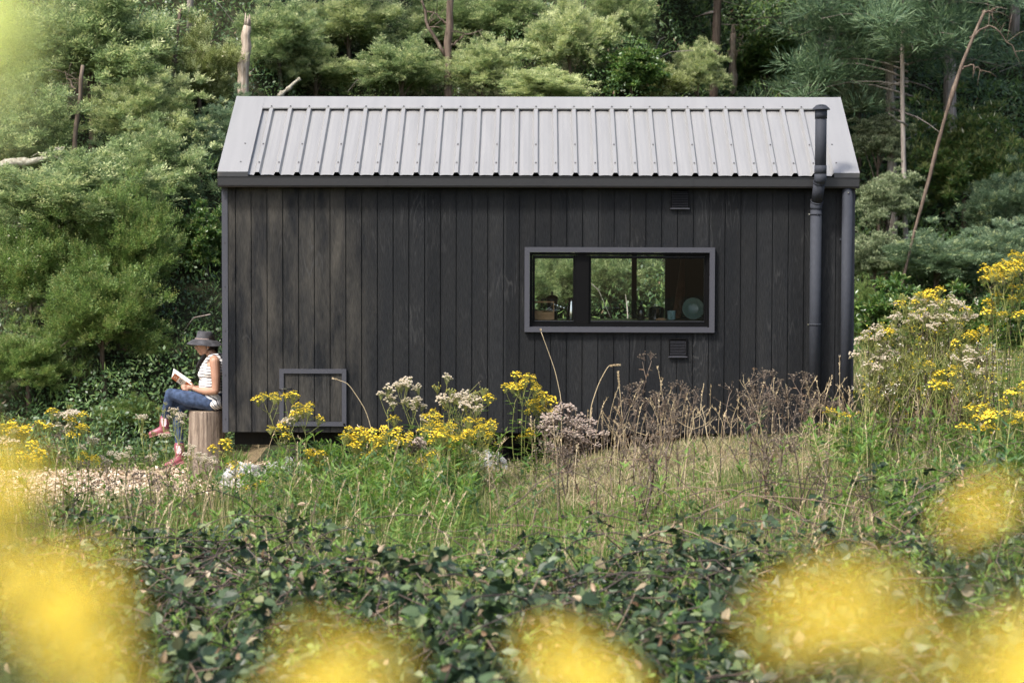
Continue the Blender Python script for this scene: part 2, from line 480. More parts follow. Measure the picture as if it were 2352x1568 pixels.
M['steel'] = flat('polished_steel', (.62, .62, .61), .16, 1.0, .5, .05)
M['darksteel'] = flat('dark_steel', (.09, .09, .09), .3, .9, .5, .05)
M['blackplastic'] = flat('black_plastic', (.012, .012, .012), .35)
M['enamel'] = flat('blue_green_enamel', (.26, .41, .42), .25, 0, .5, .05)
M['plate'] = flat('sage_plate_glaze', (.095, .145, .125), .3, 0, .5, .12, 60)
M['bottleglass'] = flat('brown_bottle_glass', (.012, .009, .005), .08, 0, .6)
M['curtain'] = barkmat('brown_timber_slab', (.07, .03, .018), (.16, .07, .04), (.22, .11, .065), 10, 2, .2)

def roofmat():
    m, t, b = newmat('light_grey_roof_steel')
    tc = N(t, 'ShaderNodeTexCoord')
    mp = N(t, 'ShaderNodeMapping'); mp.inputs['Scale'].default_value = (6, .5, .5)
    t.links.new(tc.outputs['Object'], mp.inputs['Vector'])
    no = N(t, 'ShaderNodeTexNoise'); no.inputs['Scale'].default_value = 3; no.inputs['Detail'].default_value = 5
    t.links.new(mp.outputs['Vector'], no.inputs['Vector'])
    rp = ramp(t, [(.15, (.25, .249, .245)), (.85, (.285, .284, .28))])
    t.links.new(no.outputs['Fac'], rp.inputs['Fac']); t.links.new(rp.outputs['Color'], b.inputs['Base Color'])
    rr = N(t, 'ShaderNodeMapRange'); rr.inputs[3].default_value = .30; rr.inputs[4].default_value = .46
    t.links.new(no.outputs['Fac'], rr.inputs[0]); t.links.new(rr.outputs[0], b.inputs['Roughness'])
    b.inputs['Metallic'].default_value = .25
    b.inputs['Specular IOR Level'].default_value = .6
    return m
M['roof'] = roofmat()

def glassmat():
    m = bpy.data.materials.new('window_glass'); m.use_nodes = True
    t = m.node_tree; t.nodes.clear()
    out = N(t, 'ShaderNodeOutputMaterial')
    fr = N(t, 'ShaderNodeFresnel'); fr.inputs[0].default_value = 1.6
    tr = N(t, 'ShaderNodeBsdfTransparent'); tr.inputs[0].default_value = (.90, .94, .92, 1)
    gl = N(t, 'ShaderNodeBsdfGlossy'); gl.inputs['Roughness'].default_value = .0
    mx = N(t, 'ShaderNodeMixShader')
    t.links.new(fr.outputs[0], mx.inputs[0]); t.links.new(tr.outputs[0], mx.inputs[1]); t.links.new(gl.outputs[0], mx.inputs[2])
    t.links.new(mx.outputs[0], out.inputs['Surface'])
    return m
M['glass'] = glassmat()

# ------------------------------------------------------------------ cabin
WB, WT = 0.46, 2.80          # wall foot and head
DEP = 2.4                    # depth of the cabin
WX0, WX1, WZ0, WZ1 = -.1233, 1.6787, 1.4227, 2.2279   # window, outer edge of its frame
cabin = empty('tiny_cabin', (0, 1.2, 0.1))
tag(cabin, 'small black timber cabin on a trailer with pale ribbed metal gable roof', 'cabin')
CO = np.array([0, 1.2, .1])

def part(npb, name, parent=None, label=None):
    """link a mesh given in world coordinates under the cabin (or one of its parts)"""
    for v in npb.V:
        v -= CO
    o = npb.obj(name)
    o.parent = parent or cabin
    if label: o['label'] = label
    return o

def grooved_wall(b, x0, x1, y, z0, z1, holes, out, mat, pitch=.15, phase=0.0, axis='x'):
    """boards with real grooves; `out` = -1 faces -axis normal"""
    cuts = []
    k0 = math.floor((x0-phase)/pitch); k = k0
    while phase+k*pitch < x1+pitch:
        c = phase+k*pitch
        cuts.append(c); k += 1
    segs = []
    gw, gd = .0048, .010
    pts = sorted(set([x0, x1]+[h[0] for h in holes]+[h[1] for h in holes]+[c-gw for c in cuts if x0 < c-gw < x1]+[c+gw for c in cuts if x0 < c+gw < x1]))
    for a, c in zip(pts[:-1], pts[1:]):
        mid = (a+c)/2
        ing = any(abs(mid-q) < gw for q in cuts)
        zr = [(z0, z1)]
        for h in holes:
            if h[0]-1e-6 < mid < h[1]+1e-6:
                zr = [(z0, h[2]), (h[3], z1)]
        d = -out*gd if ing else 0
        for za, zb in zr:
            if axis == 'x':
                b.add([(a, y+d, za), (c, y+d, za), (c, y+d, zb), (a, y+d, zb)], (0, 1, 2, 3), mat)
                if ing:
                    for q in (a, c):
                        b.add([(q, y, za), (q, y+d, za), (q, y+d, zb), (q, y, zb)], (0, 1, 2, 3), mat)
            else:
                b.add([(y+d, a, za), (y+d, c, za), (y+d, c, zb), (y+d, a, zb)], (0, 1, 2, 3), mat)
                if ing:
                    for q in (a, c):
                        b.add([(y, q, za), (y+d, q, za), (y+d, q, zb), (y, q, zb)], (0, 1, 2, 3), mat)
    return b

PH = at(541.5, 700, 0)[0]
hole = (WX0+.03, WX1-.03, WZ0+.03, WZ1-.03)
b = NP()
grooved_wall(b, -2.95, 2.97, 0, WB, WT, [hole], -1, M['ply'], .15, PH)
b.add([(-3, .10, WB), (3, .10, WB), (3, 0.0, WB), (-3, 0, WB)], (0, 1, 2, 3), M['ply'])
hx0, hx1, hz0, hz1 = hole
for q in ([(hx0, 0, hz0), (hx1, 0, hz0), (hx1, .10, hz0), (hx0, .10, hz0)], [(hx0, 0, hz1), (hx1, 0, hz1), (hx1, .10, hz1), (hx0, .10, hz1)],
          [(hx0, 0, hz0), (hx0, .10, hz0), (hx0, .10, hz1), (hx0, 0, hz1)], [(hx1, 0, hz0), (hx1, .10, hz0), (hx1, .10, hz1), (hx1, 0, hz1)]):
    b.add(q, (0, 1, 2, 3), M['inner'])
# inner lining with the same opening
for x0, x1, z0, z1 in ((-2.94, hx0, WB, WT), (hx1, 2.94, WB, WT), (hx0, hx1, WB, hz0), (hx0, hx1, hz1, WT)):
    b.add([(x0, .10, z0), (x1, .10, z0), (x1, .10, z1), (x0, .10, z1)], (0, 1, 2, 3), M['inner'])
part(b, 'front_wall')
# side walls and their gables
RZ, EZ = 3.700, 2.906        # ridge and eave height of the roof's underside at y=-.03
for sx, nm in ((-1, 'side_wall'), (1, 'side_wall')):
    b = NP()
    xw = sx*2.985
    grooved_wall(b, .05, DEP-.05, xw, WB, WT, [], sx, M['ply'], .15, .02, 'y')
    b.add([(xw, 0, WT), (xw, DEP, WT), (xw, DEP, 2.86), (xw, DEP/2, 3.68), (xw, 0, 2.86)], (0, 1, 2, 3, 4), M['ply'])
    xi = sx*2.94
    b.add([(xi, .1, WB), (xi, DEP-.1, WB), (xi, DEP-.1, 2.86), (xi, DEP/2, 3.6), (xi, .1, 2.86)], (0, 1, 2, 3, 4), M['inner'])
    part(b, nm)
# rear wall with its glazed opening
bx0, bx1 = at(1140, 660, DEP)[0], at(1531, 660, DEP)[0]
BZ0, BZ1 = .75, 2.55
b = NP()
grooved_wall(b, -2.95, 2.95, DEP, WB, WT, [(bx0, bx1, BZ0, BZ1)], 1, M['ply'], .15, PH)
for x0, x1, z0, z1 in ((-2.94, bx0, WB, WT), (bx1, 2.94, WB, WT), (bx0, bx1, WB, BZ0), (bx0, bx1, BZ1, WT)):
    b.add([(x0, DEP-.1, z0), (x1, DEP-.1, z0), (x1, DEP-.1, z1), (x0, DEP-.1, z1)], (0, 1, 2, 3), M['inner'])
part(b, 'rear_wall')
b = NP()
pm = at(1456, 660, DEP)[0]; pm2 = at(1336, 660, DEP)[0]
b.box(bx0, bx0+.05, DEP-.11, DEP+.02, BZ0, BZ1, M['black']).box(bx1-.02, bx1+.03, DEP-.11, DEP+.02, BZ0, BZ1, M['black'])
b.box(pm-.026, pm+.026, DEP-.1, DEP+.012, BZ0+.05, BZ1-.05, M['black']).box(pm2-.04, pm2+.04, DEP-.1, DEP+.012, BZ0+.05, BZ1-.05, M['black'])
b.box(bx0+.05, bx1-.02, DEP-.11, DEP+.02, BZ1-.05, BZ1, M['black']).box(bx0+.05, bx1-.02, DEP-.11, DEP+.02, BZ0, BZ0+.05, M['black'])
rw = part(b, 'rear_window')
b = NP(); b.add([(bx0+.05, DEP-.04, BZ0+.05), (bx1-.02, DEP-.04, BZ0+.05), (bx1-.02, DEP-.04, BZ1-.05), (bx0+.05, DEP-.04, BZ1-.05)], (0, 1, 2, 3), M['glass'])
part(b, 'pane', rw)
b = NP(); b.box(-2.93, 2.93, .105, DEP-.105, WB+.002, WB+.10, M['inner']); part(b, 'floor')
b = NP(); b.box(-2.93, 2.93, .11, DEP-.11, 2.66, 2.70, M['inner']); part(b, 'ceiling')
b = NP(); b.box(-.6, 1.9, .105, .62, 1.49, 1.531, M['bench']).box(-.6, 1.9, .13, .60, WB+.1, 1.49, M['inner'])
part(b, 'kitchen_bench')
# leaning timber and drape in the darker half of the room
b = NP()
p0, p1 = at(1552, 735, 1.7), at(1568, 590, 2.1)
b.tube([p0, p0*.6+p1*.4+np.array([.02, 0, 0]), p1], [.045, .05, .02], M['curtain'], 8)
part(b, 'timber_post')

# corner trims
for x0, x1 in ((-3.004, -2.948), (2.966, 3.004)):
    b = NP(); b.box(x0, x1, -.007, .04, WB-.004, 2.81, M['trim'])
    for k in range(6):
        b.box((x0+x1)/2-.004, (x0+x1)/2+.004, -.011, -.0065, WB+.12+k*.42, WB+.128+k*.42, M['screw'])
    part(b, 'corner_trim')

# ---- roof
YE = -.035
slope = (RZ-EZ)/(DEP/2-YE)
ang = math.atan(slope)
RL = math.hypot(RZ-EZ, DEP/2-YE)
nrm = np.array([0, -math.sin(ang), math.cos(ang)])
def rp_(x, t, h, back=False):
    y = YE+t*math.cos(ang); z = EZ+t*math.sin(ang)
    p = np.array([x, y, z])+nrm*h
    if back: p[1] = DEP-p[1]
    return p
RX0, RX1 = -3.035, 3.035
fl = at(570, 400, YE)[0]
rx0 = at(587, 398, YE)[0]; rpitch = (at(1868, 398, YE)[0]-rx0)/28
prof = []
x = RX0+.03
xr = rx0+ .017 - rpitch
while x < RX1 and xr < RX1-.06:
    c = xr
    for dx, h in ((-.033, 0), (-.017, .033), (.017, .033), (.033, 0), (rpitch*.36, 0.0045), (rpitch*.62, .0045)):
        if RX0+.03 < c+dx < RX1-.03: prof.append((c+dx, h))
    xr += rpitch
prof = [(RX0+.03, 0)]+prof+[(RX1-.03, 0)]
b = NP()
for back in (False, True):
    for th, mt in ((0.0, M['roof']), (-.0025, M['under'])):
        V = []
        for xx, h in prof:
            V.append(rp_(xx, -.005, h+th, back)); V.append(rp_(xx, RL-.05, h+th, back))
        n_ = len(prof); k = np.arange(n_-1)*2
        b.add(V, np.stack([k, k+2, k+3, k+1], -1), mt)
for k in range(30):
    c = rx0+.017-rpitch+k*rpitch
    if c < fl+.02 or c > RX1-.26: continue
    for t_, h in ((.17, .033), (RL-.20, .038))+(((.52, .033),) if k % 2 else ()):
        b.lathe([(.0, .013), (.007, .010), (.0095, 0)], M['screw'], rp_(c, t_, h), 6)
roof = part(b, 'roof')
# ridge cap and barge flashings, a gap of a rib's height above the pans
b = NP()
capw = .225
for back in (False, True):
    V = [rp_(RX0+.004, RL+.012, .037, back), rp_(RX1-.004, RL+.012, .037, back), rp_(RX1-.004, RL-capw, .037, back), rp_(RX0+.004, RL-capw, .037, back)]
    b.add(V, (0, 1, 2, 3), M['roof'])
    V = [rp_(RX0+.004, RL-capw, .037, back), rp_(RX1-.004, RL-capw, .037, back), rp_(RX1-.004, RL-capw-.004, .026, back), rp_(RX0+.004, RL-capw-.004, .026, back)]
    b.add(V, (0, 1, 2, 3), M['roof'])
    V = [rp_(RX0+.2, RL-capw+.03, .030, back), rp_(RX1-.2, RL-capw+.03, .030, back), rp_(RX1-.2, RL-capw+.03, .002, back), rp_(RX0+.2, RL-capw+.03, .002, back)]
    b.add(V, (0, 1, 2, 3), M['black'])
part(b, 'ridge_cap', roof)
for sx in (-1, 1):
    b = NP()
    xo = RX0 if sx < 0 else RX1
    xi = fl if sx < 0 else at(1915, 400, YE)[0]
    for back in (False, True):
        q = [rp_(xo, -.012, .040, back), rp_(xi, -.012, .040, back), rp_(xi, RL-.01, .040, back), rp_(xo, RL+.012, .040, back)]
        b.add(q, (0, 1, 2, 3), M['roof'])
        b.add([rp_(xi, -.012, .040, back), rp_(xi, RL-.1, .040, back), rp_(xi, RL-.1, .004, back), rp_(xi, -.012, .004, back)], (0, 1, 2, 3), M['roof'])
        b.add([rp_(xo, -.012, .040, back), rp_(xo, RL+.012, .040, back), rp_(xo, RL+.012, -.13, back), rp_(xo, -.012, -.13, back)], (0, 1, 2, 3), M['trim'])
        b.add([rp_(xo, -.012, .040, back), rp_(xi, -.012, .040, back), rp_(xi, -.020, -.03, back), rp_(xo, -.020, -.03, back)], (0, 1, 2, 3), M['roof'])
        for t_ in (.17, .52):
            p = rp_(xo-sx*.20, t_, .037, back)
            b.lathe([(.0, .012), (.008, .009), (.010, 0)], M['screw'], p, 6)
    part(b, 'barge_flashing', roof)
# fascia / soffit boards under the sheet
b = NP()
b.box(-2.98, 2.98, -.004, .016, 2.80, 2.868, M['black'])
b.box(-2.98, 2.98, DEP-.016, DEP+.004, 2.80, 2.868, M['black'])
part(b, 'fascia')
# gutter (hollow quad profile)
gz1, gz0 = at(1176, 406, -.13)[2], at(1176, 431, -.13)[2]
b = NP()
g0, g1 = -.128, -.010
pr = [(g1, gz1+.006), (g1, gz0+.004), (g1-.03, gz0), (g0+.018, gz0), (g0, gz0+.018), (g0, gz1-.008), (g0-.006, gz1-.006), (g0-.006, gz1), (g0+.006, gz1)]
V = [(x, y, z) for x in (RX0+.012, RX1-.012) for y, z in pr]
k = np.arange(len(pr)-1)
b.add(V, np.stack([k, k+1, k+1+len(pr), k+len(pr)], -1), M['gutter'])
pin = [(g1-.003, gz1), (g1-.003, gz0+.006), (g0+.003, gz0+.006), (g0+.003, gz1-.001)]
V = [(x, y, z) for x in (RX0+.014, RX1-.014) for y, z in pin]
k = np.arange(3)
b.add(V, np.stack([k, k+1, k+5, k+4], -1), M['under'])
for x in (RX0+.012, RX1-.012):
    b.add([(x, g1, gz1-.002), (x, g1, gz0+.002), (x, g0+.018, gz0+.002), (x, g0, gz0+.018), (x, g0, gz1-.002)], (0, 1, 2, 3, 4), M['gutter'])
for px in (886, 1246, 1590):
    x = at(px, 415, -.13)[0]
    b.box(x-.012, x+.012, g0-.003, g0-.0005, gz0+.018, gz1-.008, M['gutter'])
part(b, 'gutter')

# ---- flue pipe
b = NP()
fy = -.085; r_ = .0535
xl = at(1872, 745, fy)[0]; xu = at(1885, 330, -.24)[0]; yu = -.245
zb = at(1872, 930, fy)[2]
z1 = at(1877, 470, fy)[2]; z2 = at(1882, 405, yu)[2]; zt = at(1887, 252, yu)[2]
path = [(xl, fy, zb), (xl, fy, z1-.04)]
b.tube(path, r_, M['pipe'], 20)
for z in (at(1872, 745, fy)[2], z1-.09):
    b.tube([(xl, fy, z-.008), (xl, fy, z+.008)], r_+.005, M['pipe'], 20)
    b.box(xl-r_-.02, xl-r_, fy-.008, fy+.03, z-.006, z+.006, M['steel'])
mid0 = (xl+.004, fy-.02, z1+.03); mid1 = (xu-.004, yu+.03, z2-.05)
b.tube([(xl, fy, z1-.045), (xl, fy, z1-.02), mid0], r_+.004, M['pipe'], 20)
b.tube([mid0, mid1], r_+.001, M['pipe'], 20)
b.tube([mid1, (xu, yu, z2-.02), (xu, yu, z2+.02)], r_+.004, M['pipe'], 20)
for p, q in ((mid0, mid1), (mid1, mid0)):
    p = np.array(p); q = np.array(q); d = (q-p)/np.linalg.norm(q-p)
    b.tube([p-d*.005, p+d*.007], r_+.007, M['pipe'], 20)
b.tube([(xu, yu, z2), (xu, yu, zt)], r_, M['pipe'], 20)
b.tube([(xu, yu, z2+.02), (xu, yu, z2+.10)], r_+.004, M['pipe'], 20)
b.tube([(xu, yu, zt-.085), (xu, yu, zt)], r_+.004, M['pipe'], 20)
b.box(xu-.015, xu+.015, yu+.05, .05, z2+.06, z2+.075, M['pipe'])
flue = part(b, 'flue_pipe')
b = NP()
b.lathe([(.083, 0), (.084, .004), (.075, .018), (.045, .045), (.02, .050), (0, .052)], M['pipe'], (xu, yu, zt-.003), 20)
b.lathe([(.083, 0), (.0, .001)], M['black'], (xu, yu, zt-.003), 20)
for a in (-1.9, -1.4):
    b.lathe([(0, .006), (.006, .004), (.006, 0)], M['black'], (xu+.055*math.cos(a), yu+.055*math.sin(a), zt+.032), 6)
part(b, 'cowl', flue)
# ---- downpipe
b = NP()
xd = at(1944.5, 650, -.07)[0]
zd = at(1944, 965, -.07)[2]
b.tube([(xd, -.065, zd), (xd, -.065, gz0+.01)], .050, M['pipe'], 20)
b.box(xd-.006, xd+.006, -.122, -.112, gz0-.045, gz0-.035, M['steel'])
b.box(xd-.06, xd+.06, -.03, -.006, 1.2, 1.22, M['pipe']).box(xd-.06, xd+.06, -.03, -.006, 2.3, 2.32, M['pipe'])
part(b, 'downpipe')

# ---- vents
for (xa, xb, ya, yb) in ((1540, 1583.5, 434, 479), (1536, 1578.5, 777, 819)):
    p0, p1 = at(xa, yb, -.012), at(xb, ya, -.012)
    b = NP()
    x0, x1, z0, z1_ = p0[0], p1[0], p0[2], p1[2]
    f = .012
    b.box(x0, x1, -.004, -.001, z0, z1_, M['black'])
    b.box(x0, x0+f, -.020, -.004, z0, z1_, M['black']).box(x1-f, x1, -.020, -.004, z0, z1_, M['black'])
    b.box(x0+f, x1-f, -.020, -.004, z1_-f, z1_, M['black'])
    b.box(x0-.002, x1+.002, -.030, -.004, z0-.006, z0+.004, M['trim'])
    ns = 10
    for k in range(ns):
        zc = z0+.012+(z1_-z0-.026)*k/ns
        h = (z1_-z0-.026)/ns
        b.add([(x0+f, -.021, zc), (x1-f, -.021, zc), (x1-f, -.006, zc+h*.85), (x0+f, -.006, zc+h*.85)], (0, 1, 2, 3), M['black'])
        b.add([(x0+f, -.021, zc), (x1-f, -.021, zc), (x1-f, -.021, zc-.003), (x0+f, -.021, zc-.003)], (0, 1, 2, 3), M['trim'])
    part(b, 'louvre_vent')

# ---- window
def ring(b, x0, x1, z0, z1, w_, ya, yb, mat, wb=None, wt=None):
    wb = wb or w_; wt = wt or w_
    for (xa, xb, za, zb, xc, xd_, zc, zd_) in ((x0, x1, z1, z1, x0+w_, x1-w_, z1-wt, z1-wt), (x0, x1, z0, z0, x0+w_, x1-w_, z0+wb, z0+wb)):
        for y in (ya, yb):
            b.add([(xa, y, za), (xb, y, zb), (xd_, y, zd_), (xc, y, zc)], (0, 1, 2, 3), mat)
        b.add([(xa, ya, za), (xb, ya, za), (xb, yb, za), (xa, yb, za)], (0, 1, 2, 3), mat)
        b.add([(xc, ya, zc), (xd_, ya, zc), (xd_, yb, zc), (xc, yb, zc)], (0, 1, 2, 3), mat)
    for (xa, xc) in ((x0, x0+w_), (x1, x1-w_)):
        for y in (ya, yb):
            b.add([(xa, y, z0), (xc, y, z0+wb), (xc, y, z1-wt), (xa, y, z1)], (0, 1, 2, 3), mat)
        b.add([(xa, ya, z0), (xa, yb, z0), (xa, yb, z1), (xa, ya, z1)], (0, 1, 2, 3), mat)
        b.add([(xc, ya, z0+wb), (xc, yb, z0+wb), (xc, yb, z1-wt), (xc, ya, z1-wt)], (0, 1, 2, 3), mat)
b = NP()
ring(b, WX0, WX1, WZ0, WZ1, .048, -.045, .03, M['trim'])
win = part(b, 'window')
b = NP()
FX0, FX1, FZ0, FZ1 = WX0+.049, WX1-.049, WZ0+.049, WZ1-.049
ring(b, FX0, FX1, FZ0, FZ1, .026, .0, .09, M['black'], .03, .026)
mx0, mx1 = at(1319, 660, .02)[0], at(1355, 660, .02)[0]
b.box(mx0+.012, mx1-.012, .004, .088, FZ0+.031, FZ1-.027, M['black'])
for px in (1264, 1425, 1575):
    x = at(px, 745, 0)[0]
    b.box(x-.05, x+.05, -.012, -.001, FZ0+.004, FZ0+.016, M['black'])
b.box(FX0+.004, FX1-.02, -.02, -.006, FZ0-.0, FZ0+.003, M['trim'])
part(b, 'frame', win)
for xa, xb, ta, tb in ((FX0+.027, mx0+.011, .022, .026), (mx1-.011, FX1-.027, .022, .026)):
    b = NP()
    za, zb = FZ0+.032, FZ1-.028
    ring(b, xa, xb, za, zb, .022, .022, .06, M['black'], .024, .030)
    b.box(xa+.018, xb-.018, .016, .0215, zb-.012, zb-.009, M['trim'])
    b.box(xa+.018, xb-.018, .016, .0215, za+.02, za+.0235, M['trim'])
    sash = part(b, 'sash', win)
    b = NP(); b.add([(xa+.02, .04, za+.02), (xb-.02, .04, za+.02), (xb-.02, .04, zb-.02), (xa+.02, .04, zb-.02)], (0, 1, 2, 3), M['glass'])
    part(b, 'pane', sash)

# ---- hatch
p0, p1 = at(642, 978, -.02), at(795.5, 847.5, -.02)
b = NP()
ring(b, p0[0], p1[0], p0[2], p1[2], .042, -.030, -.002, M['trim'])
for x, z in ((p0[0]+.02, p0[2]+.02), (p1[0]-.02, p0[2]+.02)):
    b.box(x-.008, x+.008, -.036, -.031, z-.008, z+.008, M['black'])
hatch = part(b, 'storage_hatch')
b = NP(); grooved_wall(b, p0[0]+.044, p1[0]-.044, -.014, p0[2]+.044, p1[2]-.044, [], -1, M['ply'], .15, PH); part(b, 'hatch_panel', hatch)
ph = at(655, 893, -.05)
b = NP(); b.tube([ph+np.array([-.06, .02, -.004]), ph+np.array([-.05, 0, -.002]), ph+np.array([.05, 0, .0]), ph+np.array([.06, .02, .002])], .007, M['blackplastic'], 8)
b.box(ph[0]-.02, ph[0]+.02, ph[1]-.012, ph[1]-.006, ph[2]-.004, ph[2]+.010, M['steel'])
part(b, 'handle', hatch)

# ---- trailer underneath
b = NP()
b.box(-2.95, 2.95, .40, .47, .30, .452, M['under']).box(-2.95, 2.95, DEP-.13, DEP-.06, .30, .452, M['under'])
for k in range(9):
    b.box(-2.9+k*.715, -2.85+k*.715, .475, DEP-.14, .36, .45, M['under'])
for x in (-2.2, -.35, 1.3, 2.6):
    z = float(gz(x, .55))
    b.box(x-.07, x+.07, .48, .62, z-.1, .299, M['under'])
part(b, 'trailer_chassis')
for x in (-.95, -.1):
    z = .3
    for y in (.62, 2.0):
        b = NP()
        V = []
        an = np.arange(20)*2*np.pi/20
        for yy, rr in ((y-.09, .20), (y-.09, .29), (y-.06, .31), (y+.06, .31), (y+.09, .29), (y+.09, .20)):
            V += [(x+rr*math.cos(a), yy, z+rr*math.sin(a)) for a in an]
        i_ = np.arange(5)[:, None]*20; j_ = np.arange(20)[None]
        b.add(V, np.stack([i_+j_, i_+(j_+1) % 20, i_+20+(j_+1) % 20, i_+20+j_], -1).reshape(-1, 4), M['blackplastic'], True)
        b.tube([(x, y-.05, z), (x, y+.05, z)], .2, M['under'], 20)
        part(b, 'wheel')

# ------------------------------------------------------------------ kitchen things behind the window
BZ = 1.532
def kpos(px, Y):
    return np.array([at(px, 735, Y)[0], Y, BZ])
def one(npb, name, label, cat, loc):
    for v in npb.V: v -= np.asarray(loc)
    o = npb.obj(name, None, loc)
    return tag(o, label, cat)
c = kpos(1252, .22)
b = NP(); x0 = at(1230, 730, .22)[0]; x1 = at(1273, 730, .22)[0]
b.box(x0-.06, x1, .17, .182, BZ+.001, BZ+.075, M['caddywood']).box(x0-.06, x1, .30, .312, BZ+.001, BZ+.085, M['caddywood'])
b.box(x0-.06, x1, .183, .299, BZ+.001, BZ+.01, M['caddywood']).box(x1-.012, x1-.001, .183, .299, BZ+.011, BZ+.163, M['caddywood'])
b.box(x0-.06, x1+.0, .20, .29, BZ+.164, BZ+.176, M['caddywood'])
one(b, 'utensil_caddy', 'open light wooden caddy with a rail behind the small window pane', 'caddy', c)
b = NP()
for k in range(4):
    a = np.array([x0+.05+.012*k, .215+.02*k, BZ+.06]); e = a+np.array([.13+.02*k, .0, .085-.012*k])
    b.tube([a, e], [.004, .005], M['steel'], 6)
    b.lathe([(0, -.012), (.012, 0), (0, .012)], M['steel'], e, 8, 1.6, .4)
one(b, 'cutlery', 'steel knives and forks lying across the wooden caddy', 'cutlery', kpos(1262, .23))
c = kpos(1268, .40)
b = NP(); b.lathe([(0, .005), (.05, .005), (.055, .0), (.042, .10), (.045, .105), (.058, .20), (0, .205)], M['darksteel'], c, 10)
b.lathe([(.062, .200), (.05, .222), (.012, .235), (0, .236)], M['steel'], c, 10)
b.lathe([(.0, .27), (.012, .262), (.010, .236)], M['blackplastic'], c, 8)
b.tube([c+np.array([-.058, 0, .19]), c+np.array([-.10, 0, .19]), c+np.array([-.105, 0, .10])], .009, M['blackplastic'], 8)
one(b, 'moka_pot', 'octagonal metal stovetop coffee pot with black knob behind the caddy', 'coffee pot', c)
c = kpos(1313, .2)
b = NP(); b.lathe([(0, .002), (.052, .002), (.055, .01), (.046, .12), (.030, .175), (.030, .19), (0, .195)], M['steel'], c, 20)
b.lathe([(.033, .185), (.034, .20), (.02, .212), (0, .214)], M['blackplastic'], c, 12)
b.tube([c+np.array([.03, 0, .19]), c+np.array([.07, 0, .185]), c+np.array([.072, 0, .10]), c+np.array([.05, 0, .06])], .008, M['blackplastic'], 8)
one(b, 'steel_kettle', 'tall tapered steel jug with black handle and lid beside the mullion', 'jug', c)
c = kpos(1472, .25)
b = NP(); b.lathe([(0, .001), (.036, .001), (.038, .008), (.038, .085), (.032, .105), (.014, .122), (.013, .15), (0, .151)], M['bottleglass'], c, 18)
b.lathe([(.015, .15), (.015, .166), (.006, .17), (.005, .19), (0, .191)], M['blackplastic'], c, 10)
b.tube([c+np.array([0, 0, .187]), c+np.array([-.02, 0, .186]), c+np.array([-.026, 0, .178])], .004, M['blackplastic'], 6)
one(b, 'soap_bottle', 'dark brown pump bottle standing by the window next to the steel pot', 'bottle', c)
c = kpos(1507, .30)
b = NP(); b.lathe([(0, .001), (.072, .001), (.076, .01), (.076, .105), (.080, .108), (.080, .112)], M['steel'], c, 24)
b.lathe([(.078, .113), (.06, .124), (.02, .130), (0, .131)], M['steel'], c, 24)
b.tube([c+np.array([-.02, 0, .128]), c+np.array([-.015, 0, .145]), c+np.array([.015, 0, .145]), c+np.array([.02, 0, .128])], .004, M['steel'], 6)
one(b, 'cooking_pot', 'lidded stainless steel cooking pot on the kitchen bench', 'pot', c)
c = kpos(1518, .17)
b = NP(); b.lathe([(0, .022), (.03, .02), (.05, .010), (.054, .003), (0, .001)], M['caddywood'], c, 18, 1, .5)
one(b, 'wooden_spoon_rest', 'small brown wooden dish in front of the steel pot', 'dish', c)
c = kpos(1542, .18)
b = NP(); b.lathe([(0, .004), (.036, .004), (.04, .01), (.04, .088), (.042, .091), (.037, .091), (.036, .02), (0, .018)], M['enamel'], c, 20)
b.tube([c+np.array([-.005, -.038, .075]), c+np.array([-.006, -.066, .070]), c+np.array([-.006, -.066, .03]), c+np.array([-.005, -.039, .022])], .006, M['enamel'], 8)
one(b, 'enamel_mug', 'pale blue mug with its handle toward the window glass', 'mug', c)
c = kpos(1592, .20)
b = NP()
V = []; an = np.arange(36)*2*np.pi/36
tilt = R(14)
prof_ = [(0, 0), (.07, .002), (.082, .01), (.103, .014), (.106, .017), (.104, .012), (0, -.008)]
for rr, hh in prof_:
    for a in an:
        u_, v_ = rr*math.cos(a), rr*math.sin(a)
        V.append((c[0]+u_, c[1]+v_*math.sin(tilt)-hh*math.cos(tilt), c[2]+.108+v_*math.cos(tilt)+hh*math.sin(tilt)))
i_ = np.arange(len(prof_)-1)[:, None]*36; j_ = np.arange(36)[None]
b.add(V, np.stack([i_+j_, i_+(j_+1) % 36, i_+36+(j_+1) % 36, i_+36+j_], -1).reshape(-1, 4), M['plate'], True)
one(b, 'dinner_plate', 'round sage green plate standing on edge in the window corner', 'plate', c)

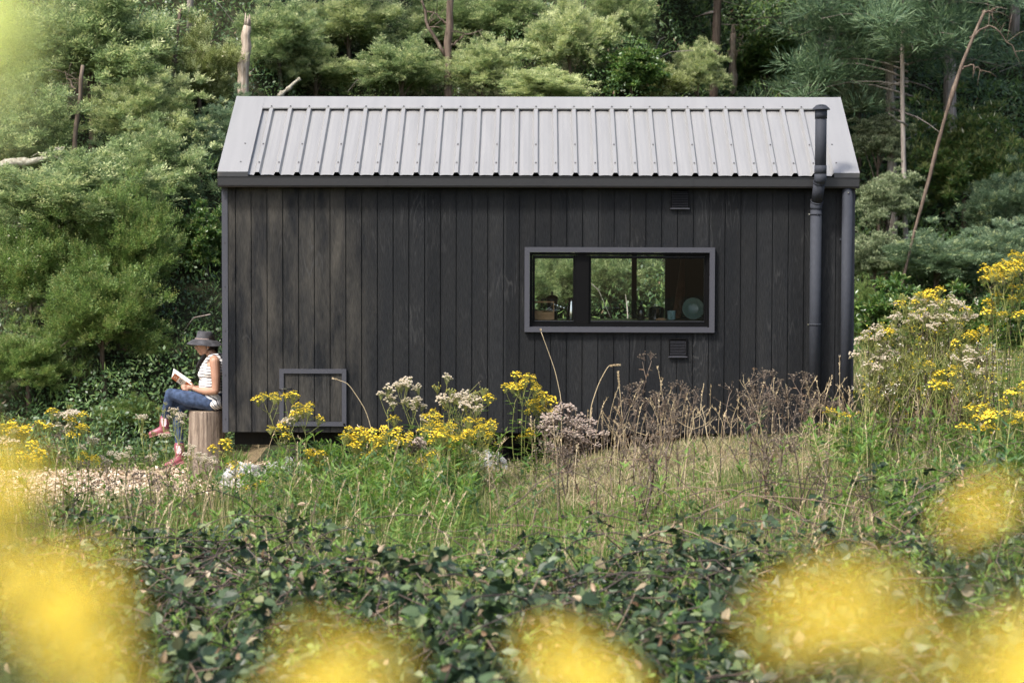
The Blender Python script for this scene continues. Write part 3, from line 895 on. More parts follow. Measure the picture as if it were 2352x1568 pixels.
# ------------------------------------------------------------------ foliage
def sprays(b, C, Rr, n, L, W, mat, r, up=.35, flat_=.7, tipmat=None, tipfrac=.0, tpl='rhomb', droop=0.0, shell=.55):
    """leafy twigs round clump centres C (k,3) with radii Rr (k)"""
    C = np.asarray(C, float); k = len(C)
    Rr = np.broadcast_to(np.asarray(Rr, float), (k,))
    idx = np.repeat(np.arange(k), n)
    D = unit(len(idx), r)
    D[:, 2] = np.where(D[:, 2] < -.25, -D[:, 2]*.6, D[:, 2])
    rad = (shell+(1-shell)*r.random(len(idx))**.6)*Rr[idx]
    P = C[idx]+D*rad[:, None]*np.array([1, 1, flat_])
    A = D+np.array([0, 0, up-droop])+.55*unit(len(idx), r)
    Nn = np.array([0, 0, .8])+.5*D+.7*unit(len(idx), r)
    Ls = L*(.6+.8*r.random(len(idx))); Ws = W*(.7+.6*r.random(len(idx)))
    if tipmat is not None:
        out = r.random(len(idx)) < tipfrac*(.25+1.5*np.clip(D[:, 2]*.6+rad/Rr[idx]-.55, 0, 1))
        b.leaves(P[~out], A[~out], Nn[~out], Ls[~out], Ws[~out], mat, tpl)
        b.leaves(P[out], A[out]+np.array([0, 0, .4]), Nn[out], Ls[out]*.9, Ws[out]*.9, tipmat, tpl)
    else:
        b.leaves(P, A, Nn, Ls, Ws, mat, tpl)

def twigs(b, C, Rr, n, r, mat, len_=.16, wd=.018, leafl=.055, leafw=.012, m=9, tipmat=None, tipfrac=.1, up=.5, flat_=.75, bend=.25):
    """feathery twigs: a row of narrow leaflets on both sides of a short axis, n per clump"""
    C = np.asarray(C, float); k = len(C)
    Rr = np.broadcast_to(np.asarray(Rr, float), (k,))
    idx = np.repeat(np.arange(k), n); q = len(idx)
    D = unit(q, r); D[:, 2] = np.where(D[:, 2] < -.3, -D[:, 2]*.7, D[:, 2])
    rad = (.45+.55*r.random(q)**.6)*Rr[idx]
    P = C[idx]+D*rad[:, None]*np.array([1, 1, flat_])
    A = D*1.0+np.array([0, 0, up])+.5*unit(q, r); A /= np.linalg.norm(A, axis=1)[:, None]
    Nn = np.array([0, 0, .9])+.5*D+.6*unit(q, r)
    S = np.cross(A, Nn); S /= np.linalg.norm(S, axis=1)[:, None]
    Nn = np.cross(S, A)
    Ls = len_*(.6+.8*r.random(q))
    tip = np.zeros(q, bool)
    if tipmat is not None:
        tip = r.random(q) < tipfrac*(.2+1.6*np.clip(D[:, 2]*.7+rad/Rr[idx]-.5, 0, 1))
    tt = (np.arange(m)+.5)/m
    PP = []; AA = []; NNn = []; LL = []; TT = []
    for i_, t_ in enumerate(tt):
        sd_ = 1 if i_ % 2 else -1
        if i_ == m-1: sd_ = 0
        PP.append(P+A*(t_*Ls)[:, None]-np.array([0, 0, 1.])*(bend*t_*t_*Ls)[:, None])
        AA.append(A*.75+S*sd_*.9+.25*unit(q, r)); NNn.append(Nn+.4*unit(q, r))
        LL.append(leafl*(1.0-.35*t_)*(.7+.6*r.random(q))); TT.append(tip)
    P = np.concatenate(PP); A = np.concatenate(AA); Nn = np.concatenate(NNn); Lq = np.concatenate(LL); T_ = np.concatenate(TT)
    b.leaves(P[~T_], A[~T_], Nn[~T_], Lq[~T_], leafw, mat)
    if tip.any():
        b.leaves(P[T_], A[T_], Nn[T_], Lq[T_], leafw*1.2, tipmat)

def clumps(n, rx, rz, r, seedshape=1.0):
    """clump centres spread over an uneven crown of half width rx and half height rz, with open gaps"""
    P = unit(n*3, r)*(.35+.65*r.random((n*3, 1))**.5)
    P[:, 2] = np.where(P[:, 2] < -.75, -P[:, 2], P[:, 2])
    ph = r.random(6)*6.3
    keep = (np.sin(P[:, 0]*3.1+ph[0])*np.sin(P[:, 1]*2.7+ph[1])*np.sin(P[:, 2]*3.4+ph[2]) > -.22)
    P = P[keep][:n]
    az = np.arctan2(P[:, 1], P[:, 0])
    k = 1+.22*np.sin(az*2+ph[3])+.15*np.sin(az*3+ph[4])*np.cos(P[:, 2]*2.5)
    return P*np.array([rx, rx, rz])*k[:, None]

def limbs(b, C, base, r, mat, rad, k=7, n=6):
    """limbs from the trunk top region out to some of the clumps"""
    for i_ in r.permutation(len(C))[:k]:
        c = C[i_]*.9
        s0 = np.array([base[0], base[1], min(c[2]-.1*abs(c[2]), base[2])])*np.array([1, 1, 1])
        s0[2] = base[2]+(c[2]-base[2])*.35
        t = np.linspace(0, 1, 6)[:, None]
        p = s0*(1-t)+c*t+np.array([0, 0, 1])*(.16*np.sin(t*3.1)*np.linalg.norm(c-s0))*.5+.03*r.normal(size=(6, 3))*np.sin(t*3.1)
        b.tube(p, np.linspace(rad, rad*.25, 6), mat, n)

CROWN = {}
def bough_clumps(r, nb=17, per=7, rise=.5, rad=.20):
    """leaf clumps strung along boughs of unequal length that leave the middle of the crown, so that lobes and gaps form"""
    C = []; Rr = []; Dd = []
    for k in range(nb):
        a = k*2.4+r.normal()*.5; el = math.asin(np.clip(-.55+1.5*(k+.5)/nb+.18*r.normal(), -.6, .98))
        d = np.array([math.cos(a)*math.cos(el), math.sin(a)*math.cos(el), math.sin(el)])
        Lb = (.55+.62*r.random())*(1.16 if k % 6 == 0 else 1)
        o = np.array([0, 0, -.35])
        for m in range(per):
            f = .30+.70*(m+r.random()*.8)/per
            c = o*(1-f)+d*Lb*f+np.array([0, 0, rise*.16*math.sin(f*3)])+r.normal(size=3)*.13*f
            C.append(c); Rr.append(rad*(1.25-.75*f)*(.75+.6*r.random())); Dd.append(d)
    return np.array(C), np.array(Rr), np.array(Dd)

def fronds(b, C, Rr, Dd, n, r, mat, len_=.19, leafl=.095, leafw=.021, m=7, tipmat=None, tipfrac=.1, up=.55, bend=.2, jit=1.1):
    k = len(C)
    idx = np.repeat(np.arange(k), n); q = len(idx)
    D = unit(q, r)
    D[:, 2] = np.where(D[:, 2] < -.5, -D[:, 2], D[:, 2])
    rad = r.random(q)**.5*Rr[idx]
    P = C[idx]+D*rad[:, None]
    A = Dd[idx]*.8+D*.7+np.array([0, 0, up])+jit*.6*unit(q, r); A /= np.linalg.norm(A, axis=1)[:, None]
    Nn = np.array([0, 0, .8])+.45*D+.7*unit(q, r)
    S = np.cross(A, Nn); S /= np.linalg.norm(S, axis=1)[:, None]
    Nn = np.cross(S, A)
    Ls = len_*(.5+.9*r.random(q))
    tip = np.zeros(q, bool)
    if tipmat is not None:
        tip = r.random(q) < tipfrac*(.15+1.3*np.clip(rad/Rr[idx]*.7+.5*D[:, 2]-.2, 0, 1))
    PP = []; AA = []; NN_ = []; LL = []
    for i_ in range(m):
        t_ = (i_+.5)/m; sd_ = 0 if i_ == m-1 else (1 if i_ % 2 else -1)
        PP.append(P+A*(t_*Ls)[:, None]-np.array([0, 0, 1.])*(bend*t_*t_*Ls)[:, None])
        AA.append(A*.7+S*sd_*.85+.25*unit(q, r)); NN_.append(Nn+.4*unit(q, r)); LL.append(leafl*(1-.35*t_)*(.7+.6*r.random(q)))
    P = np.concatenate(PP); A = np.concatenate(AA); Nn = np.concatenate(NN_); Lq = np.concatenate(LL); T_ = np.tile(tip, m)
    b.leaves(P[~T_], A[~T_], Nn[~T_], Lq[~T_], leafw*(.8+.4*r.random((~T_).sum())), mat)
    if T_.any():
        b.leaves(P[T_], A[T_], Nn[T_], Lq[T_], leafw*1.15, tipmat)

def crown_proto(kind, var):
    key = (kind, var)
    if key in CROWN: return CROWN[key]
    r = np.random.default_rng(sum(map(ord, kind))*13+var)
    b = NP()
    if kind in ('wattle', 'blue_wattle', 'wattle_bright'):
        C, Rr, Dd = bough_clumps(r, 46, 9, .5, .155)
        mt = M['blue_wattle'] if kind == 'blue_wattle' else M['wattle']
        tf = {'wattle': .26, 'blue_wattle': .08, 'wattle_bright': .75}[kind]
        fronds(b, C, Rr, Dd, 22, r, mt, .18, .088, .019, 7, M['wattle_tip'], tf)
    elif kind in ('tea', 'olive'):
        C, Rr, Dd = bough_clumps(r, 50, 9, .8, .15)
        fronds(b, C, Rr, Dd, 26, r, M[kind], .15, .062, .017, 7, M['olive'] if kind == 'tea' else M['wattle_tip'], .35, .8, -.1)
        if kind == 'olive' or var == 1:
            sprays(b, C, .25, 1, .035, .035, M['cream'], r, tpl='disc')
    elif kind == 'broad':
        C, Rr, Dd = bough_clumps(r, 40, 9, .5, .17)
        sprays(b, C, Rr, 46, .105, .048, M['broad'], r, .1, .8, M['olive'], .16, 'ovate', .25, .3)
    elif kind in ('pale', 'pale_lit'):
        C, Rr, Dd = bough_clumps(r, 44, 9, .8, .16)
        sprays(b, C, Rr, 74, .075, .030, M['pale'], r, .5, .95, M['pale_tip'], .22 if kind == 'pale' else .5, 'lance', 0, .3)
    elif kind == 'spike':
        C, Rr, Dd = bough_clumps(r, 44, 9, .5, .16)
        sprays(b, C, Rr, 60, .095, .026, M['broad'], r, .2, .9, M['olive'], .6, 'lance', .35, .3)
        top = C[(C[:, 2] > .45)]
        sprays(b, top, .2, 1, .09, .03, M['cream'], r, 1.5, tpl='lance')
    CROWN[key] = b.mesh('crown')
    return CROWN[key]

def tree(name, cat, kind, var, px, py, rx, ry, label, off=.25, trunk=None, D=None, bark='bark', rot=None, group=None, lean=0.0, trad=None):
    """crown seen at (px,py) with half size rx x ry photo pixels, rooted in the hillside under it"""
    t, P = hit(px, py+ry*.35)
    d = ray(px, py)
    if D is None:
        rad = rx/F*t
        D = t-.65*rad-off
    c = CAM+d*D
    rx_, rz_ = rx/F*D, ry/F*D
    r = np.random.default_rng(int(px*7+py))
    bx_, by_ = c[0]+lean, c[1]+.1
    zb = float(gz(bx_, by_))-.08
    top = c[2]-.2*rz_
    if zb > c[2]-.25*rz_: zb = c[2]-.6*rz_
    e = empty(name, (bx_, by_, zb))
    tag(e, label, cat, group)
    b = NP()
    h = c[2]-zb
    tr = trad or max(.025, .035*rx_+.01)
    tt = np.linspace(0, 1, 8)[:, None]
    pth = np.array([0, 0, 0])*(1-tt)+np.array([c[0]-bx_, c[1]-by_, h+.25*rz_])*tt+np.array([.05, .03, 0])*np.sin(tt*5+var)*h*.25
    b.tube(pth, np.linspace(tr*1.25, tr*.35, 8), M[bark], 8)
    Cc = bough_clumps(np.random.default_rng(5+var), 17, 1)[0]*np.array([rx_, rx_, rz_])
    cc0 = np.array([c[0]-bx_, c[1]-by_, h])
    bb = NP()
    for i_ in r.permutation(len(Cc))[:9]:
        q = cc0+Cc[i_]*.85
        s0 = pth[4+int(r.integers(0, 3))]
        ts = np.linspace(0, 1, 6)[:, None]
        p = s0*(1-ts)+q*ts+np.array([0, 0, .12])*np.sin(ts*3.1)*rx_
        b.tube(p, np.linspace(tr*.45, tr*.1, 6), M[bark], 5)
    b.obj('trunk', e)
    o = bpy.data.objects.new('crown', crown_proto(kind, var))
    COL.objects.link(o)
    o.parent = e
    o.location = cc0
    rr = r.random()*6.28 if rot is None else rot
    o.rotation_euler = (0, 0, rr)
    o.scale = (rx_, rx_, rz_)
    return e

W_, S_ = 'wattle_tree', 'shrub'
TREES = [
 # left hillside, front to back
 (W_, 'tree', 'wattle', 0, 205, 120, 165, 130, 'tall feathery light green wattle filling the upper left, rising above the dead log', .9),
 (W_, 'tree', 'wattle', 1, 40, 320, 125, 110, 'light green wattle at the far left edge above the mossy log', .6),
 (W_, 'tree', 'wattle_bright', 2, 330, 265, 100, 85, 'sunlit feathery wattle crown midway between the pale snag and the left edge', .8),
 (W_, 'tree', 'wattle', 2, 165, 470, 165, 95, 'broad grey green wattle spreading just below the mossy log', .9),
 (W_, 'tree', 'wattle', 0, 345, 400, 110, 85, 'light green wattle level with the gutter, left of the cabin', .6),
 (W_, 'tree', 'blue_wattle', 1, 455, 345, 65, 60, 'small bluish green wattle touching the left roof edge', .3),
 (S_, 'shrub', 'olive', 0, 455, 180, 85, 95, 'yellowish green shrub with cream flowers beside the pale snag', .3),
 (S_, 'shrub', 'tea', 0, 285, 585, 112, 120, 'fresh mid green tea tree shrub on the bank, the brightest one left of the cabin', .8),
 (S_, 'shrub', 'tea', 1, 70, 635, 115, 118, 'tea tree shrub dotted with cream flowers at the left edge', .6),
 (S_, 'shrub', 'tea', 2, 235, 740, 128, 112, 'low spreading green shrub on the bank to the left of the hat', .5),
 (S_, 'shrub', 'tea', 0, 60, 840, 100, 70, 'dark green rounded shrub low on the bank at the left edge', .3),
 (S_, 'shrub', 'tea', 1, 290, 960, 60, 38, 'low green mound of shrub behind the crossed boots', .15),
 (S_, 'shrub', 'broad', 1, 470, 560, 60, 75, 'dark leafy shrub against the left wall of the cabin', .2),
 (W_, 'tree', 'blue_wattle', 0, 560, 300, 80, 60, 'bluish wattle partly hidden behind the left roof corner', .2),
 # above the roof
 (W_, 'tree', 'wattle', 1, 640, 90, 90, 75, 'grey green wattle right of the pale snag at the top', .3),
 (W_, 'tree', 'wattle_bright', 0, 800, 55, 110, 70, 'pale tipped wattle at the top between the snag and the forked trunk', .6),
 (W_, 'tree', 'wattle_bright', 1, 725, 165, 85, 55, 'pale tipped wattle over the left half of the ridge, above the leaning pale log', .6),
 (W_, 'tree', 'wattle', 2, 925, 165, 90, 62, 'green wattle just left of the forked brown trunk above the ridge', .8),
 (W_, 'tree', 'wattle', 0, 1010, 60, 100, 75, 'darker green wattle behind the forked trunk at the top', -.2),
 (W_, 'tree', 'wattle_bright', 2, 1110, 165, 78, 62, 'pale yellow tipped wattle just right of the forked trunk above the ridge', .9),
 (W_, 'tree', 'wattle', 1, 1165, 40, 90, 70, 'green wattle at the top centre, right of the forked trunk', .2),
 (W_, 'tree', 'wattle_bright', 1, 1310, 95, 85, 85, 'tall pale tipped wattle, the palest crown above the middle of the ridge', .7),
 (W_, 'tree', 'wattle_bright', 0, 1255, 205, 90, 40, 'low pale wattle peeping over the middle of the ridge', .9),
 (W_, 'tree', 'wattle', 2, 1420, 40, 75, 75, 'dark green wattle at the edge of the pines at the top', -.2),
 (S_, 'shrub', 'broad', 0, 1450, 170, 75, 65, 'dark leafy shrub above the ridge left of the broken stake', .3),
 (S_, 'shrub', 'olive', 1, 1530, 195, 55, 40, 'small shrub with cream flower heads just above the ridge', .8),
 (W_, 'tree', 'wattle_bright', 2, 1605, 165, 55, 62, 'slender pale green wattle below the straight brown pine trunk', 1.6),
 (S_, 'shrub', 'broad', 1, 1765, 150, 88, 78, 'glossy broad leaved shrub with yellowish green top right of the broken stake', 2.6),
 (S_, 'shrub', 'broad', 0, 1860, 185, 70, 50, 'glossy dark shrub just above the ridge near the flue', 2.6),
 (W_, 'tree', 'wattle', 0, 1262, 655, 70, 80, 'grey green wattle behind the cabin seen through the small window pane', .1),
 (W_, 'tree', 'wattle', 1, 1400, 650, 75, 85, 'light green wattle behind the cabin seen through the wide window pane', .1),
 (W_, 'tree', 'wattle', 2, 1500, 665, 60, 70, 'wattle behind the cabin seen through the window beside the dark corner', .1),
 # right of the cabin
 (S_, 'shrub', 'pale_lit', 0, 1975, 235, 75, 60, 'pale silvery shrub peeping over the right roof corner', 2.6),
 (S_, 'shrub', 'pale_lit', 1, 2020, 330, 75, 72, 'pale silvery shrub level with the roof slope beside the cabin', 2.6),
 (S_, 'shrub', 'pale', 2, 2040, 465, 82, 78, 'silvery green shrub level with the gutter beside the cabin', 2.2),
 (S_, 'shrub', 'pale', 0, 2010, 600, 75, 75, 'grey green shrub level with the window beside the downpipe', 1.2),
 (S_, 'shrub', 'spike', 0, 2215, 385, 130, 145, 'large leafy shrub with upright cream flower spikes under the leaning dead trunk', 1.0),
 (W_, 'tree', 'blue_wattle', 2, 2310, 480, 90, 75, 'bluish green wattle at the right edge under the leaning dead trunk', 1.2),
 (W_, 'tree', 'blue_wattle', 0, 2150, 600, 120, 62, 'wide soft bluish wattle above the tall ragwort clump', 1.6),
 (W_, 'tree', 'blue_wattle', 1, 2300, 600, 100, 80, 'dark bluish wattle behind the tall yellow ragwort at the right edge', 1.3),
 (S_, 'shrub', 'tea', 0, 1988, 705, 28, 50, 'small bright green shrub right beside the downpipe', 2.2),
 (S_, 'shrub', 'broad', 1, 2060, 760, 110, 110, 'dark leafy shrub in shade behind the tall ragwort clump', 1.4),
 (S_, 'shrub', 'broad', 0, 2290, 780, 110, 110, 'dark shrub in shade at the right edge behind the yellow ragwort', 1.2),
]
for (nm, cat, kind, var, px, py, rx, ry, lab, off) in TREES:
    tree(nm, cat, kind, var, px, py, rx*(1.18 if px < 1450 else 1.05), ry*(1.18 if px < 1450 else 1.05), lab, off)

# ---- pines: tall trunks with drooping needle clumps and dead lower branches
PINE = {}
def pine_proto(var):
    if var in PINE: return PINE[var]
    r = np.random.default_rng(50+var)
    b = NP(); C = []
    H = 9.5
    br = NP()
    for k in range(64):
        z = 3.0+(H-3.4)*(k/63)**.95
        L = (1.8*(1-z/H)**.6+.45)*(.5+.7*r.random())
        a = r.random()*6.28
        t = np.linspace(0, 1, 5)[:, None]
        e = np.array([math.cos(a)*L, math.sin(a)*L, z-.12*L+.25*L*r.random()])
        p = np.array([0, 0, z])*(1-t)+e*t+np.array([0, 0, .10*L])*np.sin(t*3.1)
        br.tube(p, np.linspace(.016, .004, 5), M['grey_bark'], 4)
        for s_ in (.45, .65, .82, 1.0):
            if r.random() < .92:
                q = np.array([0, 0, z])*(1-s_)+e*s_+np.array([0, 0, .1*L*math.sin(s_*3.1)])
                C.append(q+r.normal(size=3)*.14)
    sprays(b, np.array(C),   .30+.24*r.random(len(C)), 260, .17, .016, M['pine'], r, .25, .6, None, 0, 'rhomb', .3, .15)
    PINE[var] = (b.mesh('crown'), br.mesh('branches'))
    return PINE[var]
PINES = [
 (1636, 135, 20, 0, .55, 'straight pinkish brown pine trunk standing above the middle of the right roof half'),
 (1878, 145, 29, 1, 1.0, 'stout grey pine trunk standing above the flue pipe'),
 (2040, 330, 22, 2, 1.0, 'grey pine trunk right of the pale silvery shrub, lit at its foot'),
 (2083, 390, 12, 0, .7, 'slim pale pine trunk just right of the grey one behind the silvery shrub'),
 (2195, 150, 30, 1, .9, 'mottled grey pine trunk left of the leaning dead trunk at the top'),
 (1500, 60, 16, 2, .5, 'dark pine at the left end of the pine stand at the top'),
 (1750, 30, 22, 1, .5, 'dark pine at the top between the pinkish trunk and the stout grey trunk'),
 (2320, 120, 24, 2, .6, 'dark pine at the right edge of the picture'),
 (1960, 60, 18, 0, .7, 'dark pine at the top right of the stout grey trunk'),
 (2140, 40, 22, 2, .6, 'dark pine at the top between the lit grey trunk and the mottled trunk'),
 (1925, 100, 11, 0, .6, 'slim pale pine trunk just right of the stout grey trunk above the flue'),
 (2065, 330, 8, 1, .6, 'thin pale pine pole between the lit grey trunk and the slim pale one'),
 (1415, 60, 13, 0, .5, 'slim pale pine trunk at the top where the wattles end'),
 (425, 110, 15, 1, .3, 'dark pine behind the wattles on the left hillside'),
]
for i_, (px, py, wd, var, sc, lab) in enumerate(PINES):
    t, P = hit(px, py)
    D = t-(3.2 if px > 1600 and wd > 9 and i_ < 5 else 0)
    P = CAM+ray(px, py)*D
    base = P.copy(); base[2] = float(gz(P[0], P[1]))-.15
    e = empty('pine_tree', base); tag(e, lab, 'tree', 'pines standing in the dark wood on the hillside')
    r = np.random.default_rng(90+i_)
    rad = wd/F*D/2
    H = 9.5
    b = NP()
    tz = np.linspace(0, 1, 10)
    b.tube(np.stack([.10*np.sin(tz*4+i_), .08*np.cos(tz*3+i_), tz*H], -1), np.linspace(rad*1.1, rad*.35, 10), M['grey_bark' if i_ else 'bark'], 10)
    for k in range(9):
        z = .8+r.random()*4; a = r.random()*6.28; L = .4+r.random()*1.3
        tt = np.linspace(0, 1, 5)[:, None]
        b.tube(np.array([0, 0, z])+np.array([math.cos(a)*L, math.sin(a)*L, L*(.15-.5*r.random())])*tt+.04*r.normal(size=(5, 3))*tt, np.linspace(.022, .005, 5), M['grey_bark'], 4)
    b.obj('trunk', e)
    mc, mb = pine_proto(var)
    for nm, me in (('crown', mc), ('branches', mb)):
        o = bpy.data.objects.new(nm, me); COL.objects.link(o); o.parent = e
        o.rotation_euler = (0, 0, i_*1.3)

# ---- dead trunks, snags and a log
def snag(name, pts, radii_px, D, label, bark, twig=(), jag=True):
    P = [CAM+ray(*p)*D for p in pts]
    if name not in ('fallen_log', 'dead_branch'):      # the foot reaches the hillside
        g_ = P[0].copy(); g_[2] = min(float(gz(g_[0], g_[1]))-.15, g_[2]-.1)
        P = [g_]+P; radii_px = [radii_px[0]*1.1]+list(radii_px)
    base = P[0].copy()
    e = empty(name, base); tag(e, label, 'dead tree' if name != 'fallen_log' else 'log')
    b = NP()
    pp = np.array(P)-base
    rad = np.array(radii_px)/F*D
    # finer path
    sl_ = np.concatenate([[0], np.cumsum(np.linalg.norm(np.diff(pp, axis=0), axis=1))]); t0 = sl_/sl_[-1]; t1 = np.linspace(0, 1, 14)
    path = np.stack([np.interp(t1, t0, pp[:, k]) for k in range(3)], -1)
    rr = np.interp(t1, t0, rad)
    r = np.random.default_rng(len(label))
    path += r.normal(size=path.shape)*rr[:, None]*.12
    b.tube(path, rr*(1+.15*r.normal(size=14)), M[bark], 9)
    if jag:
        top = path[-1]
        for k in range(5):
            a = k*1.26; q = top+np.array([math.cos(a), math.sin(a), 0])*rr[-1]*.55
            b.tube([q, q+np.array([0, 0, rr[-1]*(1.2+3*r.random())])], [rr[-1]*.5, .004], M[bark], 5)
    b.obj('trunk', e)
    for tw in twig:
        tb = NP()
        Q = np.array([CAM+ray(*p[:2])*D for p in tw])-base
        t0 = np.linspace(0, 1, len(Q)); t1 = np.linspace(0, 1, 12)
        path = np.stack([np.interp(t1, t0, Q[:, k]) for k in range(3)], -1)+r.normal(size=(12, 3))*.012
        w0 = tw[0][2]/F*D
        tb.tube(path, np.linspace(w0, w0*.25, 12), M[bark], 6)
        for k in range(4, 12, 2):
            for s_ in range(2):
                v = r.normal(size=3)*.16; v[1] *= .5
                tb.tube([path[k], path[k]+v*.6, path[k]+v+np.array([0, 0, -.04])], [w0*.3, w0*.2, .003], M[bark], 4)
        tb.obj('branch', e)
Dh = lambda px, py, o=.4: hit(px, py)[0]-o
snag('dead_snag', [(557, 250), (560, 150), (568, 60)], [12, 15, 9], Dh(560, 220, .9), 'pale broken snag standing behind the left end of the roof', 'pale_wood')
snag('forked_trunk', [(1030, 240), (1030, 120), (1036, -40)], [10, 8.5, 7], Dh(1030, 200, 1.3), 'brown forked trunk rising from behind the middle of the ridge', 'bark',
     [[(1022, 125, 5), (985, 70), (970, 0), (955, -40)], [(1033, 110, 3), (1060, 85), (1110, 68)], [(1032, 60, 3), (1010, 40), (990, 28)]], False)
snag('dead_snag', [(1683, 240), (1684, 140), (1684, 78)], [9, 9, 6], Dh(1684, 215, 1.0), 'thin reddish broken stake of a tree above the ridge', 'pale_wood', [[(1688, 130, 3), (1700, 105), (1707, 85)]])
snag('leaning_dead_tree', [(2062, 690), (2104, 520), (2140, 385), (2180, 240), (2215, 130), (2262, 25)], [3.6, 3.6, 4.2, 4.6, 4.2, 2.8], Dh(2150, 420, 5.0), 'long bare trunk leaning right across the dark pines', 'bark',
     [[(2228, 85, 3), (2270, 60), (2310, 85), (2335, 130)], [(2205, 160, 3), (2230, 148), (2256, 165)], [(2262, 28, 3), (2285, 20)]], False)
snag('dead_snag', [(1905, 150), (1912, 80), (1918, -20)], [8, 9, 8], Dh(1905, 150, .8), 'leaning mossy trunk right beside the stout grey pine trunk', 'lichen_bark', [[(1916, 60, 3), (1940, 20), (1955, 0)]], False)
snag('fallen_log', [(-60, 415), (0, 385), (40, 372), (80, 372), (110, 360)], [16, 15, 12, 8, 4], Dh(30, 430, 1.6), 'mossy dead log jutting in from the left edge', 'lichen_bark',
     [[(30, 385, 5), (45, 420), (50, 450)], [(80, 370, 4), (120, 345), (150, 340)]], False)
snag('dead_branch', [(640, 222), (672, 195), (690, 180)], [6, 5, 4], Dh(650, 230, 1.2), 'pale broken branch leaning above the left part of the ridge', 'lichen_bark', [], False)
snag('slim_trunk', [(395, 210), (402, 120), (415, 20)], [5, 4.5, 4], Dh(400, 220, 1.0), 'slim brown trunk left of the pale snag at the top', 'bark', [[(400, 150, 2), (440, 120), (480, 118)]], False)
snag('slim_trunk', [(172, 320), (182, 230), (190, 150)], [6, 5.5, 4], Dh(180, 320, 1.9), 'slim brown trunk inside the tall wattle at the upper left', 'bark', [[(180, 215, 3), (160, 185), (145, 165)]], False)
snag('dead_branch', [(15, 600), (25, 570), (10, 540)], [4, 4, 2.5], Dh(20, 600, 1.0), 'pale lichen covered twigs hanging at the left edge below the log', 'lichen_bark', [[(22, 580, 3), (45, 560), (55, 600)], [(12, 545, 3), (35, 550), (30, 520)]], False)

# ---- undergrowth over the hillside, one unbroken mass of leaves
def hillcover():
    r = np.random.default_rng(3)
    b = NP()
    n = 330000
    # even over what the hill shows: x -9..9, y hill foot..foot+14
    x = r.uniform(-10, 12, n)
    u_ = r.random(n)**1.25*15
    y0 = 1.7+1.7*sstep(-3.9, -3.0, x)+5.4*sstep(1.2, 4.2, x)
    y = y0+u_-.15
    k = .5+.5*np.sin(x*1.9+1.3*np.sin(y*1.1))*np.sin(y*1.7+1.1*np.sin(x*1.4+2))
    hgt = .05+(.15+.75*k)*r.random(n)**.7*np.clip(.3+u_*.6, 0, 1)
    z = gz(x, y)+hgt
    keep = ~((x > -3.05) & (x < 3.05) & (y < 2.9))
    P = np.stack([x, y, z], -1)[keep]
    q = len(P)
    A = unit(q, r)+np.array([0, -.35, .15]); Nn = np.array([0, -.55, .8])+.55*unit(q, r)
    L = (.026+.034*r.random(q))*(1+.5*(x[keep] > 2.5)); 
    s_ = r.random(q)
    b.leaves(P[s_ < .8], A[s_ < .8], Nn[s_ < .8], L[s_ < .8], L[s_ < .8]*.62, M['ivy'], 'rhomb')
    h_ = (s_ >= .8)
    b.leaves(P[h_], A[h_]+np.array([0, 0, .5]), Nn[h_], L[h_]*2.0, L[h_]*.4, M['tea'], 'rhomb')
    # dead twigs and brown bracken here and there
    m_ = r.integers(0, q, 5000)
    b.leaves(P[m_]+r.normal(size=(5000, 3))*.05, A[m_], Nn[m_], .07, .02, M['dead_leaf'], 'rhomb')
    m_ = r.integers(0, q, 240)
    for i_ in m_:
        v = unit(1, r)[0]*np.array([.5, .25, .3])*(.4+r.random()); p = P[i_]
        b.tube([p-v, p+np.array([0, -.05, .1]), p+v], [.006, .007, .003], M['grey_bark'], 4, False)
    tag(b.obj('hillside_undergrowth'), kind='stuff')
hillcover()

# ------------------------------------------------------------------ meadow
def frustum_x(y, margin=.6):
    D = y-CAM[1]
    c = (1231-1176)/F*0
    return -.275*D-margin, .27*D+margin

